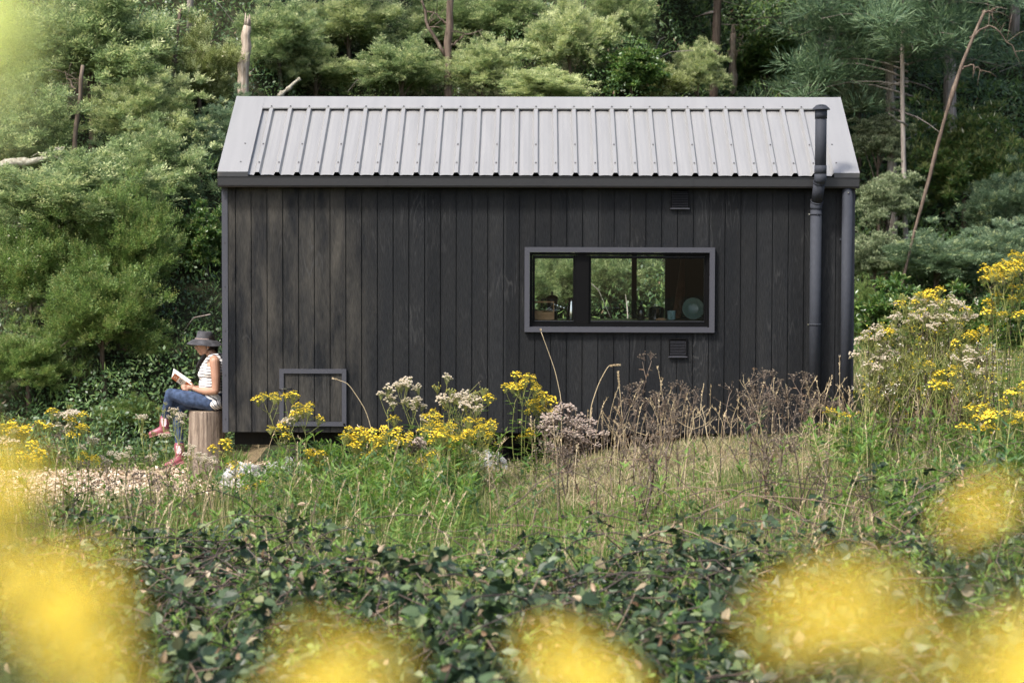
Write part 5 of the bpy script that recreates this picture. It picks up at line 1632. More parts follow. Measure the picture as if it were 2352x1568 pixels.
RG = 'ragwort plants in the meadow'
PL = [
 # name, label, base px, stems, D, kwargs
 ('ragwort_plant', 'yellow ragwort with two tall flowering stems in front of the storage hatch', 652, [(620, 890, 'y', 5), (665, 905, 'gy', 3), (700, 918, 'y', 6), (640, 960, 'y', 4), (668, 940, 'f', 3)], 17.6, {}),
 ('ragwort_plant', 'low yellow ragwort between the storage hatch and the plastic sheet', 725, [(722, 1025, 'y', 4), (745, 1048, 'y', 2), (712, 1045, 'y', 1)], 17.6, {}),
 ('ragwort_plant', 'small yellow ragwort in front of the white plastic sheet', 575, [(566, 1098, 'y', 3), (590, 1105, 'y', 2)], 16.8, {}),
 ('ragwort_plant', 'broad yellow ragwort just right of the storage hatch', 838, [(820, 972, 'y', 5), (845, 980, 'y', 6), (868, 998, 'y', 4), (812, 998, 'y', 4), (850, 1035, 'y', 2)], 17.4, dict(fill=16)),
 ('ragwort_plant', 'faded ragwort with a tall fluffy cream seed top, first one right of the hatch', 930, [(925, 865, 'f', 6), (985, 930, 'y', 4), (890, 893, 'f', 3), (952, 905, 'f', 4), (965, 925, 'fg', 3), (900, 960, 'y', 3)], 17.8, {}),
 ('ragwort_plant', 'half faded ragwort with white fluff above yellow flowers, middle of the meadow', 1050, [(1020, 868, 'gf', 3), (1040, 890, 'f', 5), (1060, 900, 'fg', 4), (1085, 905, 'f', 5), (1105, 890, 'gy', 3)], 17.6, dict(fill=16)),
 ('ragwort_plant', 'dense yellow ragwort under the fluffy ones, left of the tall ragwort', 1040, [(1000, 955, 'y', 6), (1030, 970, 'y', 5), (1062, 985, 'y', 5), (1095, 958, 'y', 6), (1120, 975, 'y', 4), (1010, 990, 'y', 3)], 17.2, dict(fill=16)),
 ('ragwort_plant', 'yellow and brown ragwort tuft low beside the broad yellow one', 925, [(930, 990, 'y', 3), (960, 1000, 'p', 4), (900, 985, 'y', 3), (985, 1030, 'y', 3)], 17.0, dict(fill=16)),
 ('ragwort_plant', 'tallest upright yellow ragwort below the window left corner', 1205, [(1200, 848, 'y', 7), (1183, 880, 'y', 2), (1215, 858, 'y', 4)], 17.9, dict(leafy=1.6)),
 ('ragwort_plant', 'yellow ragwort leaning right beside the tallest upright one', 1225, [(1240, 895, 'y', 5), (1258, 903, 'y', 4), (1225, 930, 'y', 2), (1208, 985, 'y', 3)], 18.0, dict(leafy=1.4)),
 ('seeding_thistle', 'dry bush covered in pinkish white seed heads below the window', 1295, [(1270, 935, 'p', 6), (1300, 925, 'p', 6), (1325, 950, 'p', 6), (1350, 965, 'p', 6), (1290, 975, 'p', 6), (1330, 995, 'p', 5), (1262, 965, 'p', 4), (1355, 990, 'p', 4)], 17.7, dict(dead=True, base_w=.05)),
 ('dead_weed', 'tall brown dead weed with a bare feathery top under the lower vent', 1440, [(1490, 805, 'b', 2), (1460, 870, 'b', 3), (1440, 905, 'b', 2)], 17.9, dict(dead=True, fill=3)),
 ('dead_weed', 'wide brown dead weed with dense twiggy top right of the arched grass', 1500, [(1520, 885, 'b', 3), (1560, 865, 'b', 3), (1545, 905, 'b', 3), (1590, 890, 'b', 3), (1500, 905, 'b', 3), (1530, 925, 'b', 3)], 17.6, dict(dead=True, fill=3)),
 ('dead_weed', 'black stemmed dead weed standing in the trodden grass below the pinkish seed bush', 1300, [(1290, 1020, 'b', 2), (1310, 1030, 'b', 2)], 16.6, dict(dead=True, stemr=.0078)),
 ('dead_weed', 'dark dead weed cluster standing alone in the grass right of centre', 1470, [(1455, 1010, 'b', 2), (1480, 960, 'b', 3), (1500, 1000, 'b', 2), (1530, 985, 'b', 2)], 15.5, dict(dead=True, stemr=.0078, fill=7, base_w=.06)),
 ('dead_weed', 'brown dead weed with a feathery top in front of the flue pipe', 1820, [(1840, 845, 'b', 3), (1800, 880, 'b', 3), (1860, 900, 'b', 3), (1780, 905, 'b', 3), (1825, 905, 'b', 3)], 17.8, dict(dead=True, fill=3)),
 ('dead_weed', 'dark twiggy dead weed leaning left of the flue pipe foot', 1745, [(1770, 845, 'b', 3), (1725, 885, 'b', 3), (1745, 925, 'b', 2), (1700, 940, 'b', 2)], 17.5, dict(dead=True, fill=6)),
 ('dead_weed', 'thin dead weed between the flue pipe and the downpipe', 1890, [(1885, 905, 'b', 2), (1910, 915, 'b', 3)], 17.9, dict(dead=True)),
 ('dead_weed', 'black dead stems in the grass at the middle right', 1780, [(1770, 1000, 'b', 2), (1800, 985, 'b', 3), (1750, 1030, 'b', 2)], 15.2, dict(dead=True, stemr=.0078, fill=8)),
 ('ragwort_plant', 'tall fading ragwort clump of many straw stems right of the cabin', 2140, [(2090, 668, 'fyg', 6), (2120, 660, 'fyg', 6), (2150, 662, 'yg', 6), (2180, 668, 'gfy', 6), (2205, 690, 'fg', 6), (2075, 700, 'gf', 5), (2135, 695, 'f', 5), (2165, 705, 'f', 5), (2200, 720, 'f', 5), (2105, 700, 'gf', 5), (2150, 735, 'gb', 5)], 17.2, dict(leafy=1.8, base_w=.16, lmat='olive', fill=80)),
 ('ragwort_plant', 'straw coloured ragwort hugging the cabin corner below the tall clump', 2030, [(2010, 745, 'gf', 5), (2040, 735, 'gy', 5), (2065, 750, 'fg', 5), (1995, 770, 'fg', 5), (2025, 785, 'fb', 5), (2060, 790, 'gf', 5), (2005, 825, 'f', 4), (2085, 780, 'gb', 5)], 17.3, dict(leafy=1.8, base_w=.12, lmat='olive', fill=60)),
 ('ragwort_plant', 'brownish ragwort with pale fluff on the right side of the tall clump', 2230, [(2220, 750, 'yg', 5), (2250, 745, 'y', 5), (2275, 810, 'f', 5), (2300, 830, 'f', 5), (2245, 800, 'fb', 5), (2210, 790, 'gf', 5), (2260, 845, 'fb', 4)], 17.0, dict(leafy=1.6, lmat='olive', fill=48)),
 ('ragwort_plant', 'small fresh ragwort with flat yellow tops inside the straw stems right of the cabin', 2160, [(2150, 845, 'y', 3), (2180, 835, 'y', 3), (2165, 870, 'y', 2)], 16.5, {}),
 ('ragwort_plant', 'tall green ragwort with bright yellow heads at the right edge', 2320, [(2325, 580, 'y', 6), (2350, 575, 'y', 6), (2285, 605, 'y', 5), (2305, 610, 'y', 5), (2290, 680, 'y', 5), (2340, 650, 'y', 5), (2355, 700, 'y', 4)], 15.6, dict(leafy=3.2, headsize=1.0, stemr=.006, fill=10)),
 ('ragwort_plant', 'yellow ragwort low at the right edge above the blurred flower', 2340, [(2345, 880, 'y', 6), (2330, 935, 'y', 3), (2350, 950, 'y', 3)], 15.4, {}),
 ('ragwort_plant', 'short ragwort with flat yellow heads in front of the straw grass at right', 2260, [(2250, 915, 'y', 3), (2262, 940, 'y', 4), (2240, 975, 'y', 2)], 15.0, {}),
 ('ragwort_plant', 'small yellow ragwort in the grass left of the downpipe foot', 1915, [(1925, 935, 'y', 3), (1905, 950, 'g', 3)], 17.0, {}),
 # left, in front of the woman and the chips
 ('ragwort_plant', 'faded ragwort with cream fluff hiding the crossed boot', 395, [(375, 925, 'g', 3), (400, 935, 'f', 5), (415, 955, 'f', 3), (380, 995, 'f', 2)], 17.0, dict(lmat='olive', headsize=.56)),
 ('ragwort_plant', 'fluffy ragwort drooping in front of the tree stump', 455, [(440, 1020, 'f', 5), (465, 1035, 'f', 6), (485, 1045, 'f', 5), (430, 1040, 'gf', 3), (475, 1060, 'f', 4)], 16.8, dict(lmat='olive', headsize=.56)),
 ('ragwort_plant', 'faded ragwort with loose cream heads left of the crossed boot', 360, [(345, 985, 'g', 3), (325, 945, 'f', 4), (352, 1040, 'fg', 3)], 16.6, dict(lmat='olive', headsize=.56)),
 ('ragwort_plant', 'cream fluffy ragwort tall over the wood chips at left', 275, [(265, 1035, 'f', 5), (290, 1030, 'f', 4), (245, 1040, 'f', 3)], 16.4, dict(lmat='olive', headsize=.56)),
 ('ragwort_plant', 'pale topped ragwort with a small yellow head, second from the left edge', 150, [(150, 925, 'gf', 4), (150, 955, 'f', 4), (180, 950, 'y', 3), (110, 950, 'y', 3), (180, 985, 'y', 2)], 16.2, {}),
 ('ragwort_plant', 'yellow ragwort at the left edge over the blurred flowers', 30, [(15, 965, 'y', 4), (48, 968, 'y', 4), (65, 1015, 'y', 4), (25, 990, 'gf', 4), (80, 1030, 'y', 3)], 15.6, {}),
 ('ragwort_plant', 'yellow ragwort standing over the middle of the wood chips', 215, [(208, 1030, 'y', 4), (200, 1045, 'y', 2), (200, 1000, 'f', 3)], 16.4, {}),
 ('ragwort_plant', 'small yellow ragwort beside the stump under the cabin corner', 515, [(508, 1003, 'y', 3), (530, 1048, 'y', 3), (522, 1020, 'g', 2)], 17.6, {}),
]
LM = {'olive': M['olive'], None: None}
for i_, (nm, lab, base, stems, D, kw) in enumerate(PL):
    kw = dict(kw)
    kw['lmat'] = LM[kw.get('lmat')]
    cat = {'ragwort_plant': 'flower plant', 'seeding_thistle': 'seeding plant', 'dead_weed': 'dead weed'}[nm]
    plant(nm, cat, lab, base, stems, D, i_+1, RG if nm == 'ragwort_plant' else ('dead weeds in the meadow' if nm == 'dead_weed' else None), **kw)
# bare black stalks over the wood chips
for i_, (px, top, D) in enumerate([(125, 1000, 15.6), (190, 1060, 15.9), (235, 1070, 15.5), (300, 1050, 15.8), (335, 1060, 15.4), (375, 1075, 15.7)]):
    plant('dead_weed', 'dead weed', ['dark bare stalk, leftmost of the row before the wood chips', 'dark bare stalk, second from the left before the wood chips', 'dark bare stalk, third from the left before the wood chips',
          'dark bare stalk, fourth from the left before the wood chips', 'dark bare stalk, fifth from the left before the wood chips', 'dark bare stalk, rightmost of the row before the wood chips'][i_], px,
          [(px+8, top, 'b', 1), (px-12, top+25, 'b', 1), (px+20, top+40, 'b', 1)], D, 70+i_, 'dead weeds in the meadow', dead=True, base_w=.06, stemr=.005)

# arched dry grass stalks that stand out against the wall
def stalk(pts, D, label, headfrom=.75):
    P = np.array([CAM+ray(*p)*(D/ray(*p)[1]) for p in pts])
    base = P[0].copy(); base[2] = float(gz(base[0], base[1]))
    e = NP()
    P = np.vstack([base, P])-base
    t0 = np.linspace(0, 1, len(P)); t1 = np.linspace(0, 1, 18)
    path = np.stack([np.interp(t1, t0, P[:, k]) for k in range(3)], -1)
    path[1:-1] = (path[:-2]+path[1:-1]*2+path[2:])/4
    e.tube(path, np.linspace(.005, .0025, 18), M['straw'], 5)
    r = np.random.default_rng(int(pts[0][0]))
    q = path[int(18*headfrom):]
    q = np.repeat(q, 9, 0)
    d = path[-1]-path[-3]
    e.leaves(q, d/np.linalg.norm(d)+.35*unit(len(q), r), unit(len(q), r), .035, .010, M['straw'], 'rhomb')
    o = e.obj('grass_stalk', None, base)
    tag(o, label, 'grass')
stalk([(1355, 940), (1375, 880), (1398, 838), (1418, 838)], 18.2, 'pale arched grass stalk with drooping tip under the window')
stalk([(1432, 990), (1424, 900), (1420, 860)], 18.1, 'straight pale grass stalk between the arched stalk and the dead weeds')
stalk([(1290, 920), (1275, 850), (1243, 762)], 18.4, 'thin dark grass stalk reaching the window sill left corner', .96)
stalk([(860, 1010), (840, 940), (800, 880), (770, 870)], 18.2, 'green grass stalk bending left over the hatch corner', .9)

# lance-leaved dark plant at the right
def lancer(px, py, D, label, seed, n=34, h=.55):
    r = np.random.default_rng(seed)
    Yp = CAM[1]+D; x = at(px, 900, Yp)[0]; z = float(gz(x, Yp))
    top = at(px, py, Yp)[2]-z
    e = empty('tall_weed', (x, Yp, z)); tag(e, label, 'weed')
    for k in range(3):
        b = NP(); a = k*2.1; off = np.array([math.cos(a), math.sin(a), 0])*.10
        tp = off*1.3+np.array([0, 0, top*(1-.18*k)])
        b.tube([off*.3, off*.8+np.array([0, 0, top*.5]), tp], [.006, .005, .002], M['stem'], 5)
        b.obj('stem', e)
        b = NP()
        s_ = np.linspace(.15, 1, n); aa = np.arange(n)*2.4
        P = off*(.3+1.0*s_[:, None])+np.array([0, 0, 1])*(s_*tp[2])[:, None]
        b.leaves(P, np.stack([np.cos(aa), np.sin(aa), .25+1.0*s_**2], -1), np.array([0, 0, 1.])+.2*unit(n, r), .20*(1.1-.6*s_), .026, M['broad'] if seed % 2 == 0 else M['weed'], 'lance', .3)
        b.obj('leaves', e)
lancer(2280, 930, 13.6, 'dark green weed with long lance leaves above the blurred flower at right', 2)
lancer(2345, 985, 13.2, 'dark lance leaved weed cut by the right edge', 4)
lancer(1890, 950, 16.2, 'bright green lance leaved weed left of the downpipe foot', 3, 20)
lancer(1535, 1045, 15.0, 'bright green weed with broad upright leaves in the middle of the grass', 5, 12)

# ------------------------------------------------------------------ stump, woman, book
YP = .30
def q3(u, v, w_=0.0):
    p = at(326.2+u*.24653, 724.8+v*.24653, YP)
    return p+np.array([0, w_/1000, 0])
MM = .00104
def capsule(b, pts, rad, mat, n=14, sy=1.0):
    """rounded chain of joints; radii in mm"""
    P = [np.asarray(p, float) for p in pts]; rr = [r_*MM for r_ in rad]
    for a, c, ra, rc in zip(P[:-1], P[1:], rr[:-1], rr[1:]):
        d = c-a; L = np.linalg.norm(d); d = d/L
        path = [a-d*ra*math.cos(t) for t in (.12, .5, .9, 1.25)]+[a, c]+[c+d*rc*math.cos(t) for t in (1.25, .9, .5, .12)]
        rads = [ra*math.sin(t) for t in (.12, .5, .9, 1.25)]+[ra, rc]+[rc*math.sin(t) for t in (1.25, .9, .5, .12)]
        b.tube(path, rads, mat, n)
def ell(b, c, rx, ry, rz, mat, tilt=0.0, n=18):
    th = np.linspace(.02, math.pi-.02, 12); an = np.arange(n)*2*np.pi/n
    ct, st = math.cos(tilt), math.sin(tilt)
    V = []
    for t in th:
        for a in an:
            x, y, z = rx*math.sin(t)*math.cos(a), ry*math.sin(t)*math.sin(a), rz*math.cos(t)
            V.append((x*ct-z*st, y, x*st+z*ct))
    V = np.array(V)*MM+np.asarray(c)
    i_ = np.arange(11)[:, None]*n; j_ = np.arange(n)[None]
    b.add(V, np.stack([i_+j_, i_+n+j_, i_+n+(j_+1) % n, i_+(j_+1) % n], -1).reshape(-1, 4), mat, True)
    m = len(V)
    b.L.append(np.arange(n)+b.n-m); b.T.append(np.array([n])); b.MI.append(np.array([b.mi(mat)])); b.sm.append(np.array([True]))
    b.L.append((np.arange(n)+11*n)[::-1]+b.n-m); b.T.append(np.array([n])); b.MI.append(np.array([b.mi(mat)])); b.sm.append(np.array([True]))

# stump
sc_ = q3(608, 882); SR = 165*MM
sb_ = np.array([sc_[0], YP, float(gz(sc_[0], YP))-.03])
b = NP()
r = np.random.default_rng(5)
nseg, nz = 72, 26
an = np.arange(nseg)*2*np.pi/nseg
Hs = sc_[2]-sb_[2]
groove = np.interp(an, np.linspace(0, 2*np.pi, 40), r.normal(size=40)*.5)
V = []
for k in range(nz):
    f = k/(nz-1)
    rad = SR*(1.0+.12*(1-f)**2)*(1+.012*groove+.012*np.sin(an*9+2*f)+.010*np.sin(an*23+5*f)+.006*r.normal(size=nseg))
    if k == nz-1: rad = rad*.985
    V.append(np.stack([rad*np.cos(an)+.02*(1-f)*-1, rad*np.sin(an), np.full(nseg, f*Hs)], -1))
i_ = np.arange(nz-1)[:, None]*nseg; j_ = np.arange(nseg)[None]
b.add(np.concatenate(V), np.stack([i_+j_, i_+(j_+1) % nseg, i_+nseg+(j_+1) % nseg, i_+nseg+j_], -1).reshape(-1, 4), M['stump_wood'], True)
b.add(V[-1]*np.array([1, 1, 1]), np.arange(nseg), M['stump_top'])
so_ = b.obj('tree_stump', None, sb_)
tag(so_, 'upright cut log with weathered grey brown grain used as a seat by the cabin corner', 'stump')

# person
def skinmat():
    m, t, b_ = newmat('skin')
    b_.inputs['Base Color'].default_value = (.34, .185, .12, 1)
    b_.inputs['Roughness'].default_value = .48
    b_.inputs['Subsurface Weight'].default_value = .0
    tc = N(t, 'ShaderNodeTexCoord'); no = N(t, 'ShaderNodeTexNoise'); no.inputs['Scale'].default_value = 9
    t.links.new(tc.outputs['Object'], no.inputs['Vector'])
    rp = ramp(t, [(.3, (.30, .155, .10)), (.7, (.385, .22, .145))]); t.links.new(no.outputs['Fac'], rp.inputs['Fac'])
    t.links.new(rp.outputs['Color'], b_.inputs['Base Color'])
    return m
def stripemat():
    m, t, b_ = newmat('striped_cotton')
    tc = N(t, 'ShaderNodeTexCoord'); sp = N(t, 'ShaderNodeSeparateXYZ')
    t.links.new(tc.outputs['Object'], sp.inputs[0])
    no = N(t, 'ShaderNodeTexNoise'); no.inputs['Scale'].default_value = 7
    t.links.new(tc.outputs['Object'], no.inputs['Vector'])
    a1 = N(t, 'ShaderNodeMath', operation='MULTIPLY_ADD'); a1.inputs[1].default_value = .035
    t.links.new(no.outputs['Fac'], a1.inputs[0])
    # lower hem: stripes swing down to the back
    mr = N(t, 'ShaderNodeMapRange'); mr.inputs[1].default_value = .17; mr.inputs[2].default_value = .05; mr.inputs[3].default_value = .10; mr.inputs[4].default_value = 1.1
    t.links.new(sp.outputs['Z'], mr.inputs[0])
    sx = N(t, 'ShaderNodeMath', operation='MULTIPLY'); t.links.new(sp.outputs['X'], sx.inputs[0]); t.links.new(mr.outputs[0], sx.inputs[1])
    a0 = N(t, 'ShaderNodeMath', operation='ADD'); t.links.new(sp.outputs['Z'], a0.inputs[0]); t.links.new(sx.outputs[0], a0.inputs[1])
    t.links.new(a0.outputs[0], a1.inputs[2])
    mu = N(t, 'ShaderNodeMath', operation='MULTIPLY'); mu.inputs[1].default_value = 1/.0285; t.links.new(a1.outputs[0], mu.inputs[0])
    fr = N(t, 'ShaderNodeMath', operation='FRACT'); t.links.new(mu.outputs[0], fr.inputs[0])
    rp = ramp(t, [(0, (.78, .76, .73)), (.70, (.78, .76, .73)), (.74, (.022, .025, .045)), (.97, (.022, .025, .045)), (1, (.78, .76, .73))])
    t.links.new(fr.outputs[0], rp.inputs['Fac']); t.links.new(rp.outputs['Color'], b_.inputs['Base Color'])
    b_.inputs['Roughness'].default_value = .85; b_.inputs['Specular IOR Level'].default_value = .15
    return m
M['skin'] = skinmat(); M['stripe'] = stripemat()
M['jeans'] = flat('blue_denim', (.040, .062, .115), .8, 0, .2, .5, 26, .35)
M['boot'] = flat('dusty_pink_rubber', (.26, .072, .095), .35, 0, .5, .15, 20)
M['sole'] = flat('pink_sole', (.36, .15, .15), .6, 0, .3, .15, 20)
M['elastic'] = flat('pale_pink_elastic', (.70, .47, .49), .8, 0, .2, .1, 60)
M['hair'] = flat('black_brown_hair', (.012, .009, .008), .42, 0, .5, .4, 50, .3)
M['hat'] = flat('faded_charcoal_canvas', (.052, .052, .057), .85, 0, .2, .45, 16, .4)
M['brim'] = flat('brown_hat_lining', (.085, .055, .045), .85, 0, .2, .2, 16)
M['bandmat'] = flat('faded_hat_ribbon', (.20, .15, .135), .8)
M['eye'] = flat('dark_eye', (.02, .012, .01), .2)
M['lip'] = flat('lips', (.30, .11, .09), .45)

person = empty('person', tuple(q3(650, 880)))
tag(person, 'seated woman in wide grey hat, striped top, jeans and pink boots reading a book', 'person')
PO = np.array(person.location)
def ppart(b, name, parent=None, voxel=None, smooth=6):
    for v in b.V: v -= PO
    o = b.obj(name); o.parent = parent or person
    if voxel:
        m = o.modifiers.new('remesh', 'REMESH'); m.mode = 'VOXEL'; m.voxel_size = voxel; m.use_smooth_shade = True
        s_ = o.modifiers.new('smooth', 'SMOOTH'); s_.factor = .5; s_.iterations = smooth
    return o
K = M['skin']
b = NP()
ell(b, q3(588, 258), 84, 73, 98, K)
ell(b, q3(552, 298), 46, 54, 62, K, .1)
capsule(b, [q3(600, 325, -38), q3(556, 352, -6)], [24, 16], K); capsule(b, [q3(600, 325, 38), q3(556, 352, 6)], [24, 16], K)
ell(b, q3(550, 355), 17, 20, 14, K)
capsule(b, [q3(514, 264), q3(500, 304)], [8, 10], K); ell(b, q3(507, 310), 11, 14, 8, K)
ell(b, q3(518, 254), 10, 44, 9, K)
ell(b, q3(528, 332), 11, 20, 5.5, K); ell(b, q3(531, 343), 11, 18, 6, K)
for s_ in (-1, 1):
    ell(b, q3(536, 304, 30*s_), 22, 22, 26, K)
    ell(b, q3(628, 284, 74*s_), 14, 8, 25, K, -.2)
capsule(b, [q3(626, 325), q3(676, 398)], [45, 50], K, 18)
capsule(b, [q3(690, 405, -118), q3(690, 405, 118)], [44, 44], K)
ell(b, q3(660, 500), 92, 132, 118, K); ell(b, q3(655, 640), 84, 118, 110, K)
# near arm
capsule(b, [q3(700, 420, -152), q3(714, 560, -176), q3(716, 684, -186)], [49, 42, 34], K)
capsule(b, [q3(714, 684, -186), q3(630, 696, -140), q3(560, 690, -104), q3(500, 676, -74)], [35, 36, 29, 21], K)
# far arm
capsule(b, [q3(696, 420, 152), q3(675, 560, 185), q3(650, 680, 190)], [48, 42, 34], K)
capsule(b, [q3(650, 680, 190), q3(560, 690, 140), q3(485, 676, 88)], [35, 33, 21], K)
# near hand: palm under the book, four fingers along the cover, thumb on the page edge
def hand(cu, cv, cw, sgn):
    capsule(b, [q3(cu+40, cv+2, cw), q3(cu, cv-2, cw+4)], [21, 22], K)
    capsule(b, [q3(cu+34, cv-10, cw-8*sgn), q3(cu-2, cv-16, cw-2)], [14, 13], K)
    for i_, ln in enumerate((54, 60, 56, 44)):
        v0 = cv-20+i_*14
        w0 = cw+4-6*i_*sgn
        capsule(b, [q3(cu-8, v0+2, w0), q3(cu-8-ln*.45, v0-6, w0-10*sgn), q3(cu-8-ln*.8, v0-8, w0-9*sgn), q3(cu-8-ln, v0-5, w0-2*sgn)], [9.5, 9, 8, 7], K, 10)
    capsule(b, [q3(cu+34, cv-16, cw+4*sgn), q3(cu+20, cv-38, cw+12*sgn), q3(cu+4, cv-52, cw+14*sgn)], [12, 10.5, 8.5], K, 10)
hand(446, 668, -66, 1)
hand(432, 672, 62, -1)
ppart(b, 'body', None, .0034, 5)
b = NP()
for s_ in (-1, 1):
    ell(b, q3(517, 276, 28*s_), 8, 10, 5, M['eye'])
    ell(b, q3(512, 262, 28*s_), 6, 18, 3.5, M['hair'])
ppart(b, 'eyes')
b = NP(); ell(b, q3(526, 332), 11, 17, 4, M['lip']); ell(b, q3(528, 342.5), 11, 16, 4.6, M['lip']); ppart(b, 'lips')
b = NP(); ell(b, q3(626, 305, -80), 5, 5, 6, M['steel']); ppart(b, 'earring')
# hair
b = NP()
ell(b, q3(628, 262), 66, 79, 74, M['hair'], -.2)
ell(b, q3(598, 220), 84, 78, 60, M['hair'])
r = np.random.default_rng(8)
capsule(b, [q3(660, 270, 40), q3(668, 330, 55), q3(640, 370, 85)], [46, 34, 26], M['hair'])
for k in range(9):
    o_ = r.normal(size=3)*np.array([9, 8, 12])
    capsule(b, [q3(640+o_[0], 330+o_[1], 70+o_[2]), q3(585+o_[0], 385+o_[1], 95+o_[2]), q3(552+o_[0]*1.6, 440+o_[1], 108+o_[2]), q3(530+o_[0]*1.8, 495+o_[1]*2, 112+o_[2]), q3(516+o_[0]*2, 525+o_[1]*3, 108+o_[2])], [20, 20, 18, 14, 5], M['hair'], 8)
ppart(b, 'hair', None, .005, 3)
# hat
hat_c = q3(584, 222)
b = NP()
tl = R(2.2)
prof_ = [(0, 80), (40, 80), (60, 77), (69, 68), (75, 40), (82, 15), (87, 4), (95, 0), (115, -9), (140, -24), (160, -40), (166, -48), (164, -50), (140, -30), (115, -15), (92, -8)]
an = np.arange(40)*2*np.pi/40
for (lo_, hi_, mt) in ((0, 12, M['hat']), (11, 16, M['brim'])):
    V = []
    for rr, hh in prof_[lo_:hi_]:
        for a in an:
            wob = (5*math.sin(2*a+.8)+3*math.sin(3*a)) if rr > 90 else 2.5*math.sin(3*a+hh*.05)
            wx = (rr*1.0)*math.cos(a); wy = rr*(.93)*math.sin(a); z_ = hh+wob*(max(rr-90, 0)/75)+(wob if rr < 90 and hh > 30 else 0)*.6
            if rr < 90 and hh > 60: z_ -= 5*math.exp(-(wx/30)**2)
            V.append((wx*math.cos(tl)+z_*math.sin(tl), wy, z_*math.cos(tl)-wx*math.sin(tl)))
    V = np.array(V)*MM+hat_c
    k_ = hi_-lo_
    i_ = np.arange(k_-1)[:, None]*40; j_ = np.arange(40)[None]
    b.add(V, np.stack([i_+j_, i_+40+j_, i_+40+(j_+1) % 40, i_+(j_+1) % 40], -1).reshape(-1, 4), mt, True)
hat = ppart(b, 'hat')
b = NP()
V = []
for rr, hh in ((88, 2), (89.5, 6), (87.5, 11), (85, 13)):
    for a in an:
        wx, wy, z_ = rr*math.cos(a)*1.012, rr*.94*math.sin(a), hh
        V.append((wx*math.cos(tl)+z_*math.sin(tl), wy, z_*math.cos(tl)-wx*math.sin(tl)))
b.add(np.array(V)*MM+hat_c, np.stack([np.arange(3)[:, None]*40+np.arange(40)[None], np.arange(3)[:, None]*40+(np.arange(40)[None]+1) % 40, (np.arange(3)[:, None]+1)*40+(np.arange(40)[None]+1) % 40, (np.arange(3)[:, None]+1)*40+np.arange(40)[None]], -1).reshape(-1, 4), M['bandmat'], True)
ppart(b, 'hat_band', hat)
# striped top
S = M['stripe']
b = NP()
ell(b, q3(648, 515), 112, 140, 105, S, .1); ell(b, q3(574, 545, -48), 46, 52, 50, S); ell(b, q3(574, 545, 48), 46, 52, 50, S)
ell(b, q3(640, 640), 112, 130, 120, S); ell(b, q3(662, 760), 108, 150, 105, S, .25); ell(b, q3(690, 815), 88, 172, 68, S)
for s_ in (-1, 1):
    capsule(b, [q3(585, 470, 62*s_), q3(618, 415, 84*s_), q3(660, 368, 92*s_), q3(715, 368, 96*s_), q3(752, 430, 90*s_), q3(735, 500, 70*s_)], [26, 22, 20, 20, 26, 40], S)
ppart(b, 'striped_top', None, .005, 5)
# jeans
J = M['jeans']
b = NP()
ell(b, q3(672, 818), 92, 160, 62, J)
capsule(b, [q3(655, 806, -88), q3(460, 770, -78), q3(275, 722, -52)], [74, 76, 51], J, 20)
capsule(b, [q3(272, 726, -50), q3(245, 840, -14), q3(226, 900, 14), q3(210, 985, 42)], [50, 50, 45, 33], J, 18)
capsule(b, [q3(655, 812, 88), q3(430, 820, 82), q3(335, 822, 66)], [70, 68, 54], J, 20)
capsule(b, [q3(335, 825, 66), q3(322, 960, 54), q3(334, 1100, 48), q3(342, 1202, 46)], [54, 54, 44, 38], J, 18)
ppart(b, 'jeans', None, .005, 5)
b = NP()
for v_ in (1180, 1192, 1204):
    b.tube([q3(341, v_, 46), q3(342, v_+7, 46)], 40*MM, J, 20)
ppart(b, 'jeans_cuff')
# boots
for (pts, shaft, panel) in (
    ([q3(346, 1332, 46), q3(300, 1362, 46), q3(226, 1394, 46)], [q3(340, 1216, 46), q3(344, 1270, 46), q3(348, 1325, 46)], True),
    ([q3(196, 1058, 46), q3(150, 1080, 44), q3(78, 1102, 38)], [q3(207, 968, 42), q3(202, 1010, 44), q3(197, 1050, 46)], False)):
    b = NP()
    capsule(b, shaft, [50, 47, 44], M['boot'], 18)
    capsule(b, pts, [42, 36, 25], M['boot'], 18)
    ell(b, pts[0]+np.array([.012, 0, -.004]), 40, 36, 34, M['boot'])
    bt = ppart(b, 'boot', None, .0045, 4)
    b = NP()
    d_ = (pts[2]-pts[0]); d_ /= np.linalg.norm(d_); n_ = np.array([d_[2], 0, -d_[0]]); n_ = n_ if n_[2] < 0 else -n_
    a_ = pts[0]-d_*.042+n_*.034; z_ = pts[2]+d_*.024+n_*.020
    for t0, t1, th_ in ((0, 1, .009), (0, .26, .028)):
        L_ = []; 
        p0_ = a_*(1-t0)+z_*t0; p1_ = a_*(1-t1)+z_*t1
        for (pp_, ww) in ((p0_, 30), (p0_*.5+p1_*.5, 36 if t1 == 1 else 31), (p1_, 22 if t1 == 1 else 31)):
            for off in (0, 1):
                for s_ in (-1, 1):
                    L_.append(pp_+n_*th_*off+np.array([0, s_*ww*MM, 0]))
        F_ = []
        for s_ in range(2):
            o_ = s_*4
            F_ += [(o_, o_+1, o_+5, o_+4), (o_+2, o_+6, o_+7, o_+3), (o_, o_+4, o_+6, o_+2), (o_+1, o_+3, o_+7, o_+5)]
        F_ += [(0, 2, 3, 1), (8, 9, 11, 10)]
        b.add(L_, F_, M['sole'])
    ppart(b, 'sole', bt)
    b = NP()
    c_ = shaft[1]*.55+shaft[0]*.45+np.array([.0, -.0475, -.006])
    b.add([c_+np.array([x_, -.0045+ .02*abs(x_), z_]) for x_, z_ in ((-.027, .045), (.024, .045), (.026, -.01), (.016, -.036), (-.016, -.036), (-.026, -.01))], np.arange(6), M['elastic'])
    ppart(b, 'elastic_panel', bt)

